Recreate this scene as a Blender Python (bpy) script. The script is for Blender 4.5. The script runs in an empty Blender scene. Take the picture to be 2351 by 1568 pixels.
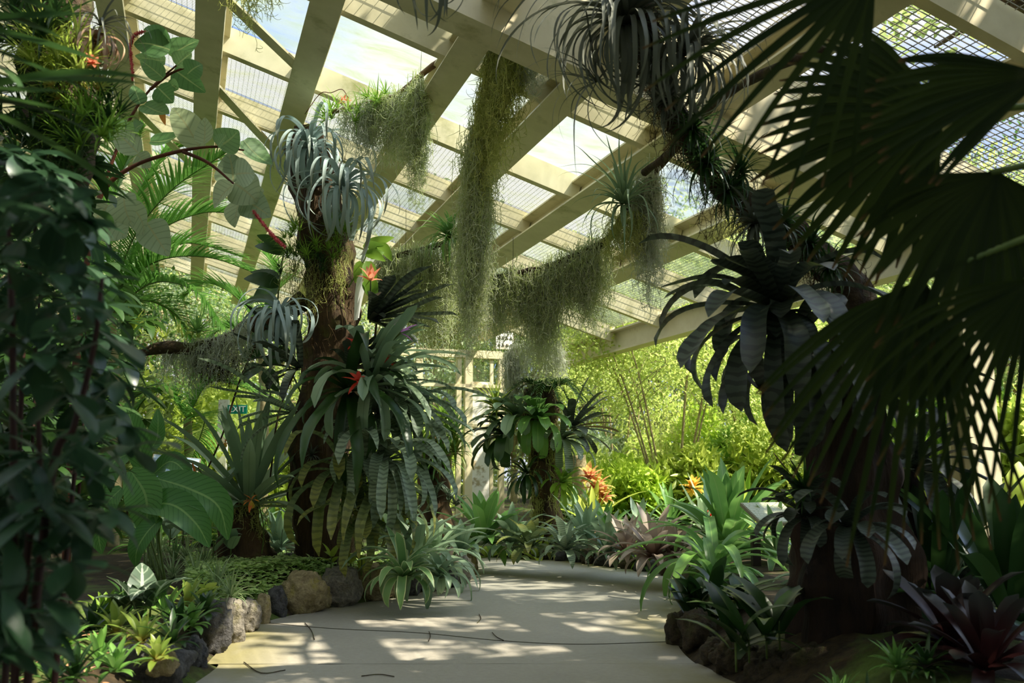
import bpy, math
import numpy as np
from mathutils import noise as mnoise, Vector

S = bpy.context.scene
COL = S.collection
RNG = np.random.default_rng(7)

# ------------------------------------------------------------------ camera, sky, sun, exposure
W0, H0 = 2351., 1568.
F = 2100.                 # focal length in pixels of the 2351 wide frame
EYE = 1.15
HOR = 1074.               # picture row of the horizon
PITCH = math.atan((HOR - H0 / 2) / F)
cam = bpy.data.cameras.new('camera')
cam.sensor_width = 36.
cam.lens = 36. * F / W0
cam.clip_start = .05
cam.clip_end = 300
cam.dof.use_dof = True
cam.dof.focus_distance = 8.2
cam.dof.aperture_fstop = 2.8
co = bpy.data.objects.new('camera', cam)
co.location = (0, 0, EYE)
co.rotation_euler = (math.pi / 2 + PITCH, 0, 0)
COL.objects.link(co)
S.camera = co

SUN_L = Vector((-.60, .11, -.79)).normalized()      # the way the sunlight travels
sd = bpy.data.lights.new('sun', 'SUN')
sd.energy = 5.6
sd.angle = math.radians(.7)
sd.color = (1, .91, .76)
so = bpy.data.objects.new('sun', sd)
so.location = (12, 4, 20)
so.rotation_euler = SUN_L.to_track_quat('-Z', 'Y').to_euler()
COL.objects.link(so)

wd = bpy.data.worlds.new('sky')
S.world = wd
wd.use_nodes = True
nt = wd.node_tree
nt.nodes.clear()
wo = nt.nodes.new('ShaderNodeOutputWorld')
bg = nt.nodes.new('ShaderNodeBackground')
tc = nt.nodes.new('ShaderNodeTexCoord')
mp = nt.nodes.new('ShaderNodeMapping')
nz = nt.nodes.new('ShaderNodeTexNoise')
rp = nt.nodes.new('ShaderNodeValToRGB')
mp.inputs['Scale'].default_value = (1.5, 1.5, 3.)
nz.inputs['Scale'].default_value = 1.6
nz.inputs['Detail'].default_value = 6
nz.inputs['Roughness'].default_value = .6
rp.color_ramp.elements[0].position = .40
rp.color_ramp.elements[0].color = (.34, .50, .84, 1)
rp.color_ramp.elements[1].position = .62
rp.color_ramp.elements[1].color = (1., .97, .90, 1)
nt.links.new(tc.outputs['Generated'], mp.inputs['Vector'])
nt.links.new(mp.outputs['Vector'], nz.inputs['Vector'])
nt.links.new(nz.outputs['Fac'], rp.inputs['Fac'])
nt.links.new(rp.outputs['Color'], bg.inputs['Color'])
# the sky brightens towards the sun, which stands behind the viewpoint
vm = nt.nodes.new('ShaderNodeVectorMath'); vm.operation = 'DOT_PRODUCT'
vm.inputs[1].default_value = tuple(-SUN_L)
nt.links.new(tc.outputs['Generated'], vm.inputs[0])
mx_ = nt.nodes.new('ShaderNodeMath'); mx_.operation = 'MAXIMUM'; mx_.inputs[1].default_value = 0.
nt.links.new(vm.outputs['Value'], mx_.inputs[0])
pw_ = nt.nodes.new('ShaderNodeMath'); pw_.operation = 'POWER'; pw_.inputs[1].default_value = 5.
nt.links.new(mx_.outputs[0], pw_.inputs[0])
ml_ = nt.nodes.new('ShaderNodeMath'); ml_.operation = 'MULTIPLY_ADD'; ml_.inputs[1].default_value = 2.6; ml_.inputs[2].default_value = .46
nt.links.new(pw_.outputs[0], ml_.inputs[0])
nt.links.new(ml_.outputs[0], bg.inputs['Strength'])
nt.links.new(bg.outputs['Background'], wo.inputs['Surface'])

S.view_settings.view_transform = 'Standard'
S.view_settings.look = 'None'
S.view_settings.gamma = 1
S.view_settings.use_curve_mapping = False
S.view_settings.exposure = 1.3
S.cycles.max_bounces = 6
S.cycles.diffuse_bounces = 3
S.cycles.glossy_bounces = 2
S.cycles.transmission_bounces = 4
S.cycles.transparent_max_bounces = 10
S.cycles.sample_clamp_indirect = 4
S.cycles.use_denoising = True

# ------------------------------------------------------------------ picture <-> place
_c, _s = math.cos(PITCH), math.sin(PITCH)

def ray(x, y):
    a = (np.asarray(x, float) - W0 / 2) / F
    b = -(np.asarray(y, float) - H0 / 2) / F
    return np.stack([a, _c - b * _s, _s + b * _c], -1)

def P(x, y, d):
    """The point seen at picture (x, y) that stands d metres in front of the eye."""
    r = ray(x, y)
    return np.array([0, 0, EYE]) + r / r[..., 1:2] * np.asarray(d, float)[..., None]

def G(x, y, z=0.):
    r = ray(x, y)
    return np.array([0, 0, EYE]) + r * ((z - EYE) / r[..., 2:3])

def PX(d):
    """Metres per picture pixel at depth d."""
    return d / F * 1.01

def lin(r, g, b):
    f = lambda c: (c / 255. / 12.92) if c <= 10.3 else ((c / 255. + .055) / 1.055) ** 2.4
    return (f(r), f(g), f(b), 1.)

# ------------------------------------------------------------------ meshes
class MB:
    """Collects points and faces of ONE mesh. Each point carries (across, along, random) in the attribute 'luv'."""
    def __init__(s):
        s.V, s.Q, s.T, s.A, s.n = [], [], [], [], 0
    def add(s, v, q=None, t=None, a=None):
        v = np.asarray(v, float).reshape(-1, 3)
        if q is not None and len(q): s.Q.append(np.asarray(q, np.int64).reshape(-1, 4) + s.n)
        if t is not None and len(t): s.T.append(np.asarray(t, np.int64).reshape(-1, 3) + s.n)
        s.V.append(v)
        s.A.append(np.zeros((len(v), 3)) if a is None else np.asarray(a, float).reshape(-1, 3))
        s.n += len(v)
    def mesh(s, name, mat, o=(0, 0, 0), smooth=True):
        v = np.concatenate(s.V) - np.asarray(o, float)
        q = np.concatenate(s.Q) if s.Q else np.zeros((0, 4), np.int64)
        t = np.concatenate(s.T) if s.T else np.zeros((0, 3), np.int64)
        me = bpy.data.meshes.new(name)
        me.vertices.add(len(v))
        me.vertices.foreach_set('co', v.astype(np.float32).ravel())
        me.loops.add(4 * len(q) + 3 * len(t))
        me.loops.foreach_set('vertex_index', np.concatenate([q.ravel(), t.ravel()]).astype(np.int32))
        me.polygons.add(len(q) + len(t))
        st = np.concatenate([np.arange(len(q)) * 4, 4 * len(q) + np.arange(len(t)) * 3]).astype(np.int32)
        me.polygons.foreach_set('loop_start', st)
        me.update(calc_edges=True)
        me.polygons.foreach_set('use_smooth', np.full(len(me.polygons), bool(smooth)))
        at = me.attributes.new('luv', 'FLOAT_VECTOR', 'POINT')
        at.data.foreach_set('vector', np.concatenate(s.A).astype(np.float32).ravel())
        me.materials.append(mat)
        return me

ORG = {}
def tag(o, label, cat, group=None, kind=None):
    o['label'] = label
    o['category'] = cat
    if group: o['group'] = group
    if kind: o['kind'] = kind
    return o

def thing(name, label, cat, loc, group=None, kind=None):
    """An Empty at the thing's base that parents its parts."""
    o = bpy.data.objects.new(name, None)
    o.empty_display_size = .1
    o.location = tuple(map(float, loc))
    COL.objects.link(o)
    ORG[o.name] = np.asarray(loc, float)
    return tag(o, label, cat, group, kind)

def part(name, mb, mat, parent, label=None, smooth=True, kind=None):
    org = ORG[parent.name]
    o = bpy.data.objects.new(name, mb.mesh(name, mat, org, smooth))
    o.parent = parent
    COL.objects.link(o)
    ORG[o.name] = org
    if label: o['label'] = label
    if kind: o['kind'] = kind
    return o

def solo(name, label, cat, mb, mat, org=None, group=None, kind=None, smooth=True):
    """A thing that is one mesh, its origin at org."""
    if org is None: org = np.concatenate(mb.V).mean(0)
    org = np.asarray(org, float)
    o = bpy.data.objects.new(name, mb.mesh(name, mat, org, smooth))
    o.location = org
    COL.objects.link(o)
    ORG[o.name] = org
    return tag(o, label, cat, group, kind)

def place(src, loc, rz=0., sc=1., label=None, group=None):
    """A copy of a thing with copies of its parts and sub-parts."""
    r = src.copy()
    COL.objects.link(r)
    r.location = tuple(map(float, loc)); r.rotation_euler = (0, 0, rz); r.scale = (sc, sc, sc)
    if label: r['label'] = label
    if group: r['group'] = group
    for ch in list(src.children):
        c = ch.copy(); COL.objects.link(c); c.parent = r
        for g in ch.children:
            d = g.copy(); COL.objects.link(d); d.parent = c
    return r

def nrm(v):
    return v / (np.linalg.norm(v, axis=-1, keepdims=True) + 1e-12)

def U(a, b, n=None):
    return RNG.uniform(a, b, n)

def box(mb, c, ax, ay, az, sx, sy, sz):
    """A box at c with half axes along the given unit vectors."""
    ax, ay, az, c = (np.asarray(k, float) for k in (ax, ay, az, c))
    v = [c + ax * sx * i + ay * sy * j + az * sz * k for i in (-1, 1) for j in (-1, 1) for k in (-1, 1)]
    mb.add(v, [[0, 1, 3, 2], [4, 6, 7, 5], [0, 4, 5, 1], [2, 3, 7, 6], [0, 2, 6, 4], [1, 5, 7, 3]])

def spline(pts, n, per=None):
    """Catmull-Rom through pts, n+1 samples."""
    p = np.asarray(pts, float)
    p = np.vstack([2 * p[0] - p[1], p, 2 * p[-1] - p[-2]])
    m = len(p) - 3
    u = np.linspace(0, m - 1e-9, n + 1)
    i = u.astype(int); t = (u - i)[:, None]
    a, b, c, d = p[i], p[i + 1], p[i + 2], p[i + 3]
    return .5 * (2 * b + (c - a) * t + (2 * a - 5 * b + 4 * c - d) * t ** 2 + (3 * b - a - 3 * c + d) * t ** 3)

def tube(mb, pts, rad, n=None, k=10, rough=0., groove=0., freq=6., seed=0., cap=True):
    """A round limb along pts whose radius follows rad; rough and groove shape the bark."""
    pts = np.asarray(pts, float)
    n = n or (len(pts) - 1) * 6
    p = spline(pts, n)
    r = np.interp(np.linspace(0, 1, n + 1), np.linspace(0, 1, len(np.atleast_1d(rad))), np.atleast_1d(rad)) if np.ndim(rad) else np.full(n + 1, rad)
    t = nrm(np.gradient(p, axis=0))
    ref = np.array([.3, 1., .2])
    a = nrm(np.cross(t, ref)); b = np.cross(t, a)
    th = np.linspace(0, 2 * np.pi, k, endpoint=False)
    L = np.concatenate([[0], np.cumsum(np.linalg.norm(np.diff(p, axis=0), axis=1))])
    rr = np.repeat(r[:, None], k, 1)
    if groove:
        ph = np.sin(L[:, None] * 2.1 + seed) * .5
        rr = rr * (1 + groove * np.sin(7 * th[None] + ph * 3 + seed) * .6 + groove * np.sin(13 * th[None] - ph * 4) * .4)
    if rough:
        f = np.zeros_like(rr)
        for i in range(n + 1):
            for j in range(k):
                q = p[i] + (a[i] * math.cos(th[j]) + b[i] * math.sin(th[j])) * r[i]
                f[i, j] = mnoise.noise(Vector(q * freq) + Vector((seed, 0, 0)))
        rr = rr * (1 + rough * f)
    v = p[:, None] + (a[:, None] * np.cos(th)[None, :, None] + b[:, None] * np.sin(th)[None, :, None]) * rr[..., None]
    i = np.arange(n)[:, None] * k; j = np.arange(k)[None]; j2 = (j + 1) % k
    q = np.stack([i + j, i + j2, i + k + j2, i + k + j], -1).reshape(-1, 4)
    at = np.zeros((n + 1, k, 3)); at[..., 0] = th / 6.28; at[..., 1] = L[:, None] / max(L[-1], 1e-6); at[..., 2] = .5
    v = v.reshape(-1, 3)
    tr = None
    if cap:
        v = np.vstack([v, p[0], p[-1]]); at = np.vstack([at.reshape(-1, 3), [[0, 0, .5], [0, 1, .5]]])
        m = (n + 1) * k
        jj = np.arange(k); j3 = (jj + 1) % k
        tr = np.concatenate([np.stack([np.full(k, m), j3, jj], -1), np.stack([np.full(k, m + 1), n * k + jj, n * k + j3], -1)])
    mb.add(v, q, tr, at)

PROF = {
    'strap': lambda t: np.minimum(1, .72 + t * .9) * np.minimum(1, ((1 - t) * 3.2 + .02)) ** .7,
    'blunt': lambda t: np.minimum(1, .62 + t * .7) * np.sqrt(np.clip(1 - np.clip((t - .8) / .2, 0, 1) ** 2, 0.004, 1)),
    'grass': lambda t: np.minimum(1, .8 + t) * (1 - t) ** .75 + .015,
    'taper': lambda t: (1 - t) ** .9 * 1. + .02,
    'curl': lambda t: (.85 + .3 * t) * np.clip(1 - t ** 2.4, 0, 1) ** .8 + .02,
    'lance': lambda t: np.sin(np.pi * np.clip(t * .96 + .03, 0, 1) ** .8) ** .8 + .01,
    'ovate': lambda t: np.sin(np.pi * np.clip(t * .97 + .02, 0, 1) ** .62) ** .75 + .01,
    'obov': lambda t: np.sin(np.pi * np.clip(t * .97 + .02, 0, 1) ** 1.5) ** .75 + .01,
}

def ribbons(mb, pts, side, nor, w, fold, rnd=None):
    """Leaf blades: centre lines pts (N,n+1,3) with side and normal vectors, widths w (N,n+1)."""
    N, m, _ = pts.shape
    s = side * (w / 2)[..., None]; f = nor * (np.asarray(fold) * w / 2)[..., None]
    v = np.stack([pts - s + f, pts, pts + s + f], 2)
    b = (np.arange(N) * m * 3)[:, None, None] + (np.arange(m - 1) * 3)[None, :, None] + np.arange(2)[None, None]
    q = np.stack([b, b + 1, b + 4, b + 3], -1)
    a = np.zeros((N, m, 3, 3))
    a[..., 0] = np.array([0, .5, 1])
    a[..., 1] = np.linspace(0, 1, m)[None, :, None]
    a[..., 2] = (RNG.random(N) if rnd is None else rnd)[:, None, None]
    mb.add(v, q, None, a)

def straps(mb, base, az, el, L, W, droop, pw=1.3, n=8, fold=.25, prof='strap', azd=0., twist=0., wave=0., cap=None, rnd=None):
    """Many strap leaves at once: each starts at base towards (az, el) and bends down by droop radians along its length."""
    base = np.atleast_2d(np.asarray(base, float)); N = len(base)
    B = lambda x: np.broadcast_to(np.asarray(x, float), (N,))[:, None]
    t = np.linspace(0, 1, n + 1)[None]
    e = B(el) - B(droop) * t ** B(pw)
    if cap is not None: e = np.maximum(e, cap)
    a = B(az) + B(azd) * t
    if wave: 
        a = a + wave * np.sin(t * 9 + RNG.random((N, 1)) * 7) * t
        e = e + wave * np.sin(t * 7 + RNG.random((N, 1)) * 7) * t
    d = np.stack([np.cos(e) * np.cos(a), np.cos(e) * np.sin(a), np.sin(e)], -1)
    dm = (d[:, 1:] + d[:, :-1]) / 2
    p = np.concatenate([np.zeros((N, 1, 3)), np.cumsum(dm * (B(L) / n)[..., None], 1)], 1) + base[:, None]
    side = np.stack([-np.sin(a), np.cos(a), 0 * a], -1)
    nor = np.cross(d, side)
    tw = B(twist) * t if np.ndim(twist) else np.full_like(a, twist) * t
    c, s = np.cos(tw)[..., None], np.sin(tw)[..., None]
    side, nor = side * c + nor * s, nor * c - side * s
    w = B(W) * PROF[prof](t)
    ribbons(mb, p, side, nor, w, fold, rnd)
    return p

def rosette(mb, c, axis=(0, 0, 1), N=24, L=.4, W=.04, th=(.15, 1.3), droop=(.6, 1.4), lv=.2, azr=None, **k):
    """A plant of strap leaves around axis: the inner leaves th[0] from the axis, the outer th[1]."""
    z = nrm(np.asarray(axis, float)); x = nrm(np.cross(z, [.31, .9, .17])); y = np.cross(z, x)
    i = np.arange(N); u = (i + .5) / N
    ph = i * 2.39996 + U(0, 6)
    if azr is not None: ph = U(azr[0], azr[1], N)
    t = th[0] + (th[1] - th[0]) * u + U(-.1, .1, N)
    d = np.sin(t)[:, None] * (np.cos(ph)[:, None] * x + np.sin(ph)[:, None] * y) + np.cos(t)[:, None] * z
    az = np.arctan2(d[:, 1], d[:, 0]); el = np.arcsin(np.clip(d[:, 2], -1, 1))
    Ls = L * (1 + U(-lv, lv, N)) * (.65 + .35 * np.sin(np.pi * np.clip(u * .8 + .2, 0, 1)))
    dr = droop[0] + (droop[1] - droop[0]) * u + U(-.2, .2, N)
    ra = W * .3
    straps(mb, np.asarray(c, float) + d * ra, az, el, Ls, W * (1 + U(-.15, .15, N)), dr, **k)

def threads(mb, p, r, k=3):
    """Thin round threads along paths p (N,m,3), radii r (N,m) or one number."""
    N, m, _ = p.shape
    t = nrm(np.gradient(p, axis=1))
    rv = nrm(RNG.normal(size=(N, 1, 3)))
    a = nrm(np.cross(t, np.broadcast_to(rv, t.shape))); b = np.cross(t, a)
    th = np.arange(k) * 2 * np.pi / k
    r = np.broadcast_to(np.asarray(r, float), (N, m)) if np.ndim(r) != 1 else np.broadcast_to(r[:, None], (N, m))
    v = p[:, :, None] + (a[:, :, None] * np.cos(th)[:, None] + b[:, :, None] * np.sin(th)[:, None]) * r[..., None, None]
    i = (np.arange(N) * m * k)[:, None, None] + (np.arange(m - 1) * k)[None, :, None]; j = np.arange(k)
    q = np.stack([i + j, i + (j + 1) % k, i + k + (j + 1) % k, i + k + j], -1)
    at = np.zeros((N, m, k, 3)); at[..., 1] = np.linspace(0, 1, m)[None, :, None]; at[..., 2] = RNG.random(N)[:, None, None]
    mb.add(v, q, None, at)

def moss(mb, roots, lens, rad=.0024, curl=.035, n=12, dens=20., csize=.08, spread=.04):
    """Hanging threads of air moss: long strands with many short curled side threads."""
    roots = np.asarray(roots, float); N = len(roots)
    lens = np.broadcast_to(lens, (N,))
    t = np.linspace(0, 1, n + 1)[None]
    p = np.zeros((N, n + 1, 3))
    for ax in (0, 1):
        for f in (1.3, 3.1, 7.3):
            p[..., ax] += curl / f ** .5 * RNG.normal(size=(N, 1)) * np.sin(f * t * lens[:, None] * 4 + RNG.random((N, 1)) * 6.3) * np.minimum(1, t * 3)
        p[..., ax] += spread * RNG.normal(size=(N, 1)) * t
    p[..., 2] = -t * lens[:, None]
    p += roots[:, None]
    threads(mb, p, rad * np.broadcast_to(1.1 - .6 * t, (N, n + 1)))
    cnt = np.maximum(1, (lens * dens).astype(int)); idx = np.repeat(np.arange(N), cnt); M = len(idx)
    u = U(0, n - .01, M); i0 = u.astype(int); f = (u - i0)[:, None]
    c = p[idx, i0] * (1 - f) + p[idx, i0 + 1] * f
    m = 5
    d = nrm(RNG.normal(size=(M, 3)) * [1, 1, .8] + [0, 0, -.55])
    h = nrm(np.cross(d, RNG.normal(size=(M, 3))))
    s = np.linspace(0, 1, m + 1)[None, :, None]
    sz = csize * U(.5, 1.5, (M, 1, 1)); bend = U(.6, 3.2, (M, 1, 1))
    cp = c[:, None] + sz * (d[:, None] * np.sin(bend * s) / bend + h[:, None] * (1 - np.cos(bend * s)) / bend)
    threads(mb, cp, rad * .85 * np.broadcast_to(1.1 - .75 * s[..., 0], (M, m + 1)))

def scatter(mb, c, L, W, up=.4, fold=.25, droop=.3, d=None):
    """Small leaves at points c, each a folded diamond of four points."""
    c = np.asarray(c, float); N = len(c)
    if d is None: d = nrm(RNG.normal(size=(N, 3)) + [0, 0, -droop])
    n = nrm(RNG.normal(size=(N, 3)) * (1 - up) + [0, 0, up]); s = nrm(np.cross(d, n)); n = np.cross(s, d)
    l = (np.broadcast_to(L, (N,)) * U(.7, 1.3, N))[:, None]; w = (np.broadcast_to(W, (N,)) * U(.7, 1.2, N))[:, None]
    v = np.stack([c, c + d * l * .45 - s * w / 2 + n * fold * w, c + d * l, c + d * l * .45 + s * w / 2 + n * fold * w], 1)
    i = (np.arange(N) * 4)[:, None]
    t = np.stack([i + [[0, 1, 2]], i + [[0, 2, 3]]], 1)
    a = np.zeros((N, 4, 3)); a[:, :, 0] = [.5, 0, .5, 1]; a[:, :, 1] = [0, .45, 1, .45]; a[..., 2] = RNG.random(N)[:, None]
    mb.add(v, None, t, a)

def ball_pts(N, c, r, shell=.5):
    v = nrm(RNG.normal(size=(N, 3))) * (shell + (1 - shell) * RNG.random((N, 1)) ** .5)
    return np.asarray(c, float) + v * np.asarray(r, float)
# ------------------------------------------------------------------ materials
def nodes(name):
    m = bpy.data.materials.new(name)
    m.use_nodes = True
    nt = m.node_tree
    nt.nodes.clear()
    out = nt.nodes.new('ShaderNodeOutputMaterial')
    def N(t, **k):
        n = nt.nodes.new('ShaderNode' + t)
        for a, b in k.items():
            if a in n.inputs: n.inputs[a].default_value = b
            else: setattr(n, a, b)
        return n
    return m, nt, out, N, nt.links.new

def mixrgb(N, L, fac, a, b):
    n = N('Mix', data_type='RGBA')
    for s, v in ((0, fac), (6, a), (7, b)):
        if hasattr(v, 'is_linked'): L(v, n.inputs[s])
        else: n.inputs[s].default_value = v
    return n.outputs[2]

def math_(N, L, op, *v):
    n = N('Math', operation=op)
    for i, x in enumerate(v):
        if hasattr(x, 'is_linked'): L(x, n.inputs[i])
        else: n.inputs[i].default_value = x
    return n.outputs[0]

def gain_(c, g):
    return tuple(min(.85, k * g) for k in c[:3]) + (1.,)

def leaf_mat(name, c1, c2, rough=.42, tr=.3, trc=None, band=None, mid=None, vein=None, base=None, tip=None, edge=None, spec=.5, mottle=.25, gain=1.45):
    c1, c2 = gain_(c1, gain), gain_(c2, gain)
    """Leaf: colour between c1 and c2 leaf by leaf; cross bands, pale midrib, side veins, a differing base or tip."""
    m, nt, out, N, L = nodes(name)
    at = N('Attribute', attribute_name='luv')
    sx = N('SeparateXYZ'); L(at.outputs['Vector'], sx.inputs[0])
    s, t, r = sx.outputs
    ac = math_(N, L, 'ABSOLUTE', math_(N, L, 'SUBTRACT', s, .5))
    tcd = N('TexCoord')
    nz = N('TexNoise', Scale=9., Detail=3.); L(tcd.outputs['Object'], nz.inputs['Vector'])
    f = math_(N, L, 'ADD', math_(N, L, 'MULTIPLY', r, 1 - mottle), math_(N, L, 'MULTIPLY', nz.outputs['Fac'], mottle))
    col = mixrgb(N, L, f, c1, c2)
    if base:
        g = math_(N, L, 'MULTIPLY', math_(N, L, 'SUBTRACT', base[1], t), 1 / base[1]); g = math_(N, L, 'MAXIMUM', g, 0.)
        col = mixrgb(N, L, g, col, base[0])
    if tip:
        g = math_(N, L, 'MAXIMUM', math_(N, L, 'DIVIDE', math_(N, L, 'SUBTRACT', t, tip[1]), 1 - tip[1]), 0.)
        col = mixrgb(N, L, g, col, tip[0])
    if band:
        ph = math_(N, L, 'ADD', math_(N, L, 'MULTIPLY', t, band[1]), math_(N, L, 'MULTIPLY', nz.outputs['Fac'], 9.))
        b = math_(N, L, 'GREATER_THAN', math_(N, L, 'SINE', ph), .25)
        col = mixrgb(N, L, math_(N, L, 'MULTIPLY', b, band[2]), col, band[0])
    if vein:
        ph = math_(N, L, 'SUBTRACT', math_(N, L, 'MULTIPLY', t, vein[1]), math_(N, L, 'MULTIPLY', ac, vein[1] * .35))
        b = math_(N, L, 'GREATER_THAN', math_(N, L, 'SINE', ph), .8)
        col = mixrgb(N, L, math_(N, L, 'MULTIPLY', b, vein[2]), col, vein[0])
    if mid:
        b = math_(N, L, 'LESS_THAN', ac, mid[1])
        col = mixrgb(N, L, math_(N, L, 'MULTIPLY', b, .8), col, mid[0])
    if edge:
        b = math_(N, L, 'GREATER_THAN', ac, edge[1])
        col = mixrgb(N, L, math_(N, L, 'MULTIPLY', b, .85), col, edge[0])
    pb = N('BsdfPrincipled', Roughness=rough)
    pb.inputs['Specular IOR Level'].default_value = spec
    L(col, pb.inputs['Base Color'])
    tl = N('BsdfTranslucent')
    if trc: 
        L(mixrgb(N, L, .6, col, trc), tl.inputs['Color'])
    else:
        hs = N('HueSaturation', Saturation=.92, Value=1.3); L(col, hs.inputs['Color']); L(hs.outputs[0], tl.inputs['Color'])
    mx = N('MixShader', Fac=tr)
    L(pb.outputs[0], mx.inputs[1]); L(tl.outputs[0], mx.inputs[2]); L(mx.outputs[0], out.inputs[0])
    return m

def solid_mat(name, c1, c2, scale=6., rough=.7, bump=.3, detail=6., c3=None, c3f=(.55, .7), c3s=2., up=False, metal=0., stretch=(1, 1, 1), spec=.4, bdist=.04):
    """Mottled solid: noise between c1 and c2, patches of c3 (growth on top faces only when up)."""
    m, nt, out, N, L = nodes(name)
    tcd = N('TexCoord'); mp = N('Mapping'); mp.inputs['Scale'].default_value = stretch
    L(tcd.outputs['Object'], mp.inputs[0])
    nz = N('TexNoise', Scale=scale, Detail=detail, Roughness=.62); L(mp.outputs[0], nz.inputs['Vector'])
    rp = N('ValToRGB'); rp.color_ramp.elements[0].position = .3; rp.color_ramp.elements[1].position = .72
    rp.color_ramp.elements[0].color = c1; rp.color_ramp.elements[1].color = c2
    L(nz.outputs['Fac'], rp.inputs[0])
    col = rp.outputs[0]
    if c3:
        n2 = N('TexNoise', Scale=c3s, Detail=7., Roughness=.65); L(tcd.outputs['Object'], n2.inputs['Vector'])
        mr = N('MapRange'); mr.inputs[1].default_value, mr.inputs[2].default_value = c3f
        L(n2.outputs['Fac'], mr.inputs[0]); f = mr.outputs[0]
        if up:
            ge = N('NewGeometry'); sz = N('SeparateXYZ'); L(ge.outputs['Normal'], sz.inputs[0])
            f = math_(N, L, 'MULTIPLY', f, math_(N, L, 'MULTIPLY_ADD', sz.outputs[2], .6, .5))
            f = math_(N, L, 'MINIMUM', math_(N, L, 'MAXIMUM', f, 0.), 1.)
        col = mixrgb(N, L, f, col, c3)
    pb = N('BsdfPrincipled', Roughness=rough, Metallic=metal)
    pb.inputs['Specular IOR Level'].default_value = spec
    L(col, pb.inputs['Base Color'])
    if bump:
        bp = N('Bump', Strength=bump, Distance=bdist); L(nz.outputs['Fac'], bp.inputs['Height']); L(bp.outputs[0], pb.inputs['Normal'])
    L(pb.outputs[0], out.inputs[0])
    return m

def glass_mat(name, tint, film, amt):
    """A thin pane: clear, with a milky, algae-stained film."""
    m, nt, out, N, L = nodes(name)
    tcd = N('TexCoord'); mp = N('Mapping'); mp.inputs['Scale'].default_value = (1, 2.4, 1); mp.inputs['Rotation'].default_value = (0, 0, .5)
    L(tcd.outputs['Object'], mp.inputs[0])
    nz = N('TexNoise', Scale=1.8, Detail=8., Roughness=.68, Distortion=.6); L(mp.outputs[0], nz.inputs['Vector'])
    tr = N('BsdfTransparent', Color=tint)
    tl = N('BsdfTranslucent'); df = N('BsdfDiffuse')
    rp = N('ValToRGB'); rp.color_ramp.elements[0].color = film[0]; rp.color_ramp.elements[1].color = film[1]
    rp.color_ramp.elements[0].position = .38; rp.color_ramp.elements[1].position = .66
    L(nz.outputs['Fac'], rp.inputs[0]); L(rp.outputs[0], tl.inputs['Color']); L(rp.outputs[0], df.inputs['Color'])
    m1 = N('MixShader', Fac=.25); L(tl.outputs[0], m1.inputs[1]); L(df.outputs[0], m1.inputs[2])
    mr = N('MapRange'); mr.inputs[1].default_value = .3; mr.inputs[2].default_value = .7
    mr.inputs[3].default_value, mr.inputs[4].default_value = amt
    L(nz.outputs['Fac'], mr.inputs[0])
    m2 = N('MixShader'); L(mr.outputs[0], m2.inputs[0]); L(tr.outputs[0], m2.inputs[1]); L(m1.outputs[0], m2.inputs[2])
    L(m2.outputs[0], out.inputs[0])
    return m

M = {}
# leaves
M['grey_band'] = leaf_mat('grey_banded_leaf', lin(100, 120, 94), lin(138, 152, 124), band=(lin(70, 88, 64), 110., .6), rough=.5, tr=.18)
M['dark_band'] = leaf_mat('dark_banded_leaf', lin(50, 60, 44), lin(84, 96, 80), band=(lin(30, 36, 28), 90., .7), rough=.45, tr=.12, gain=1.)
M['olive_band'] = leaf_mat('olive_banded_leaf', lin(86, 104, 66), lin(120, 134, 82), band=(lin(78, 92, 56), 100., .5), tip=(lin(170, 166, 76), .5), rough=.45, tr=.35)
M['grey_green'] = leaf_mat('grey_green_strap_leaf', lin(92, 116, 88), lin(132, 152, 116), rough=.42, tr=.2, mid=(lin(120, 146, 110), .04))
M['silver'] = leaf_mat('silver_curling_leaf', lin(116, 134, 132), lin(164, 178, 172), rough=.55, tr=.12, tip=(lin(130, 134, 112), .6))
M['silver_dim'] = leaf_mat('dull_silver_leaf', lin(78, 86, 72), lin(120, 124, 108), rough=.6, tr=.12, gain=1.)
M['brown_curl'] = leaf_mat('tan_curling_leaf', lin(140, 112, 90), lin(190, 158, 128), rough=.6, tr=.2)
M['green'] = leaf_mat('green_strap_leaf', lin(62, 100, 44), lin(110, 150, 66), rough=.38, tr=.3, mid=(lin(140, 170, 90), .03))
M['bright'] = leaf_mat('bright_green_leaf', lin(84, 128, 30), lin(146, 180, 56), rough=.42, tr=.42, gain=1.05)
M['lime'] = leaf_mat('yellow_green_leaf', lin(130, 158, 40), lin(190, 200, 84), rough=.4, tr=.45, gain=1.05)
M['deep'] = leaf_mat('deep_green_leaf', lin(26, 54, 22), lin(58, 92, 36), rough=.36, tr=.25, gain=1.)
M['big'] = leaf_mat('big_soft_leaf', lin(66, 106, 50), lin(110, 140, 84), rough=.55, tr=.4, vein=(lin(56, 90, 42), 42., .3), mid=(lin(160, 180, 110), .03))
M['pale_big'] = leaf_mat('pale_underside_leaf', lin(120, 138, 106), lin(152, 162, 120), rough=.65, tr=.3, vein=(lin(100, 116, 84), 40., .35), mid=(lin(170, 170, 120), .03))
M['pinnate'] = leaf_mat('ribbed_green_leaf', lin(58, 100, 42), lin(84, 128, 58), rough=.4, tr=.35, vein=(lin(52, 98, 32), 95., .6), mid=(lin(140, 176, 96), .03))
M['veined'] = leaf_mat('silver_veined_leaf', lin(48, 66, 48), lin(74, 92, 70), rough=.4, tr=.2, vein=(lin(150, 166, 140), 30., .8), mid=(lin(190, 200, 180), .06))
M['shrub'] = leaf_mat('glossy_blue_green_leaf', lin(30, 58, 38), lin(64, 98, 62), rough=.4, tr=.28, mid=(lin(60, 92, 58), .025), spec=.4, gain=1.)
M['palm'] = leaf_mat('feather_palm_leaf', lin(58, 108, 34), lin(112, 156, 62), rough=.4, tr=.4)
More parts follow.
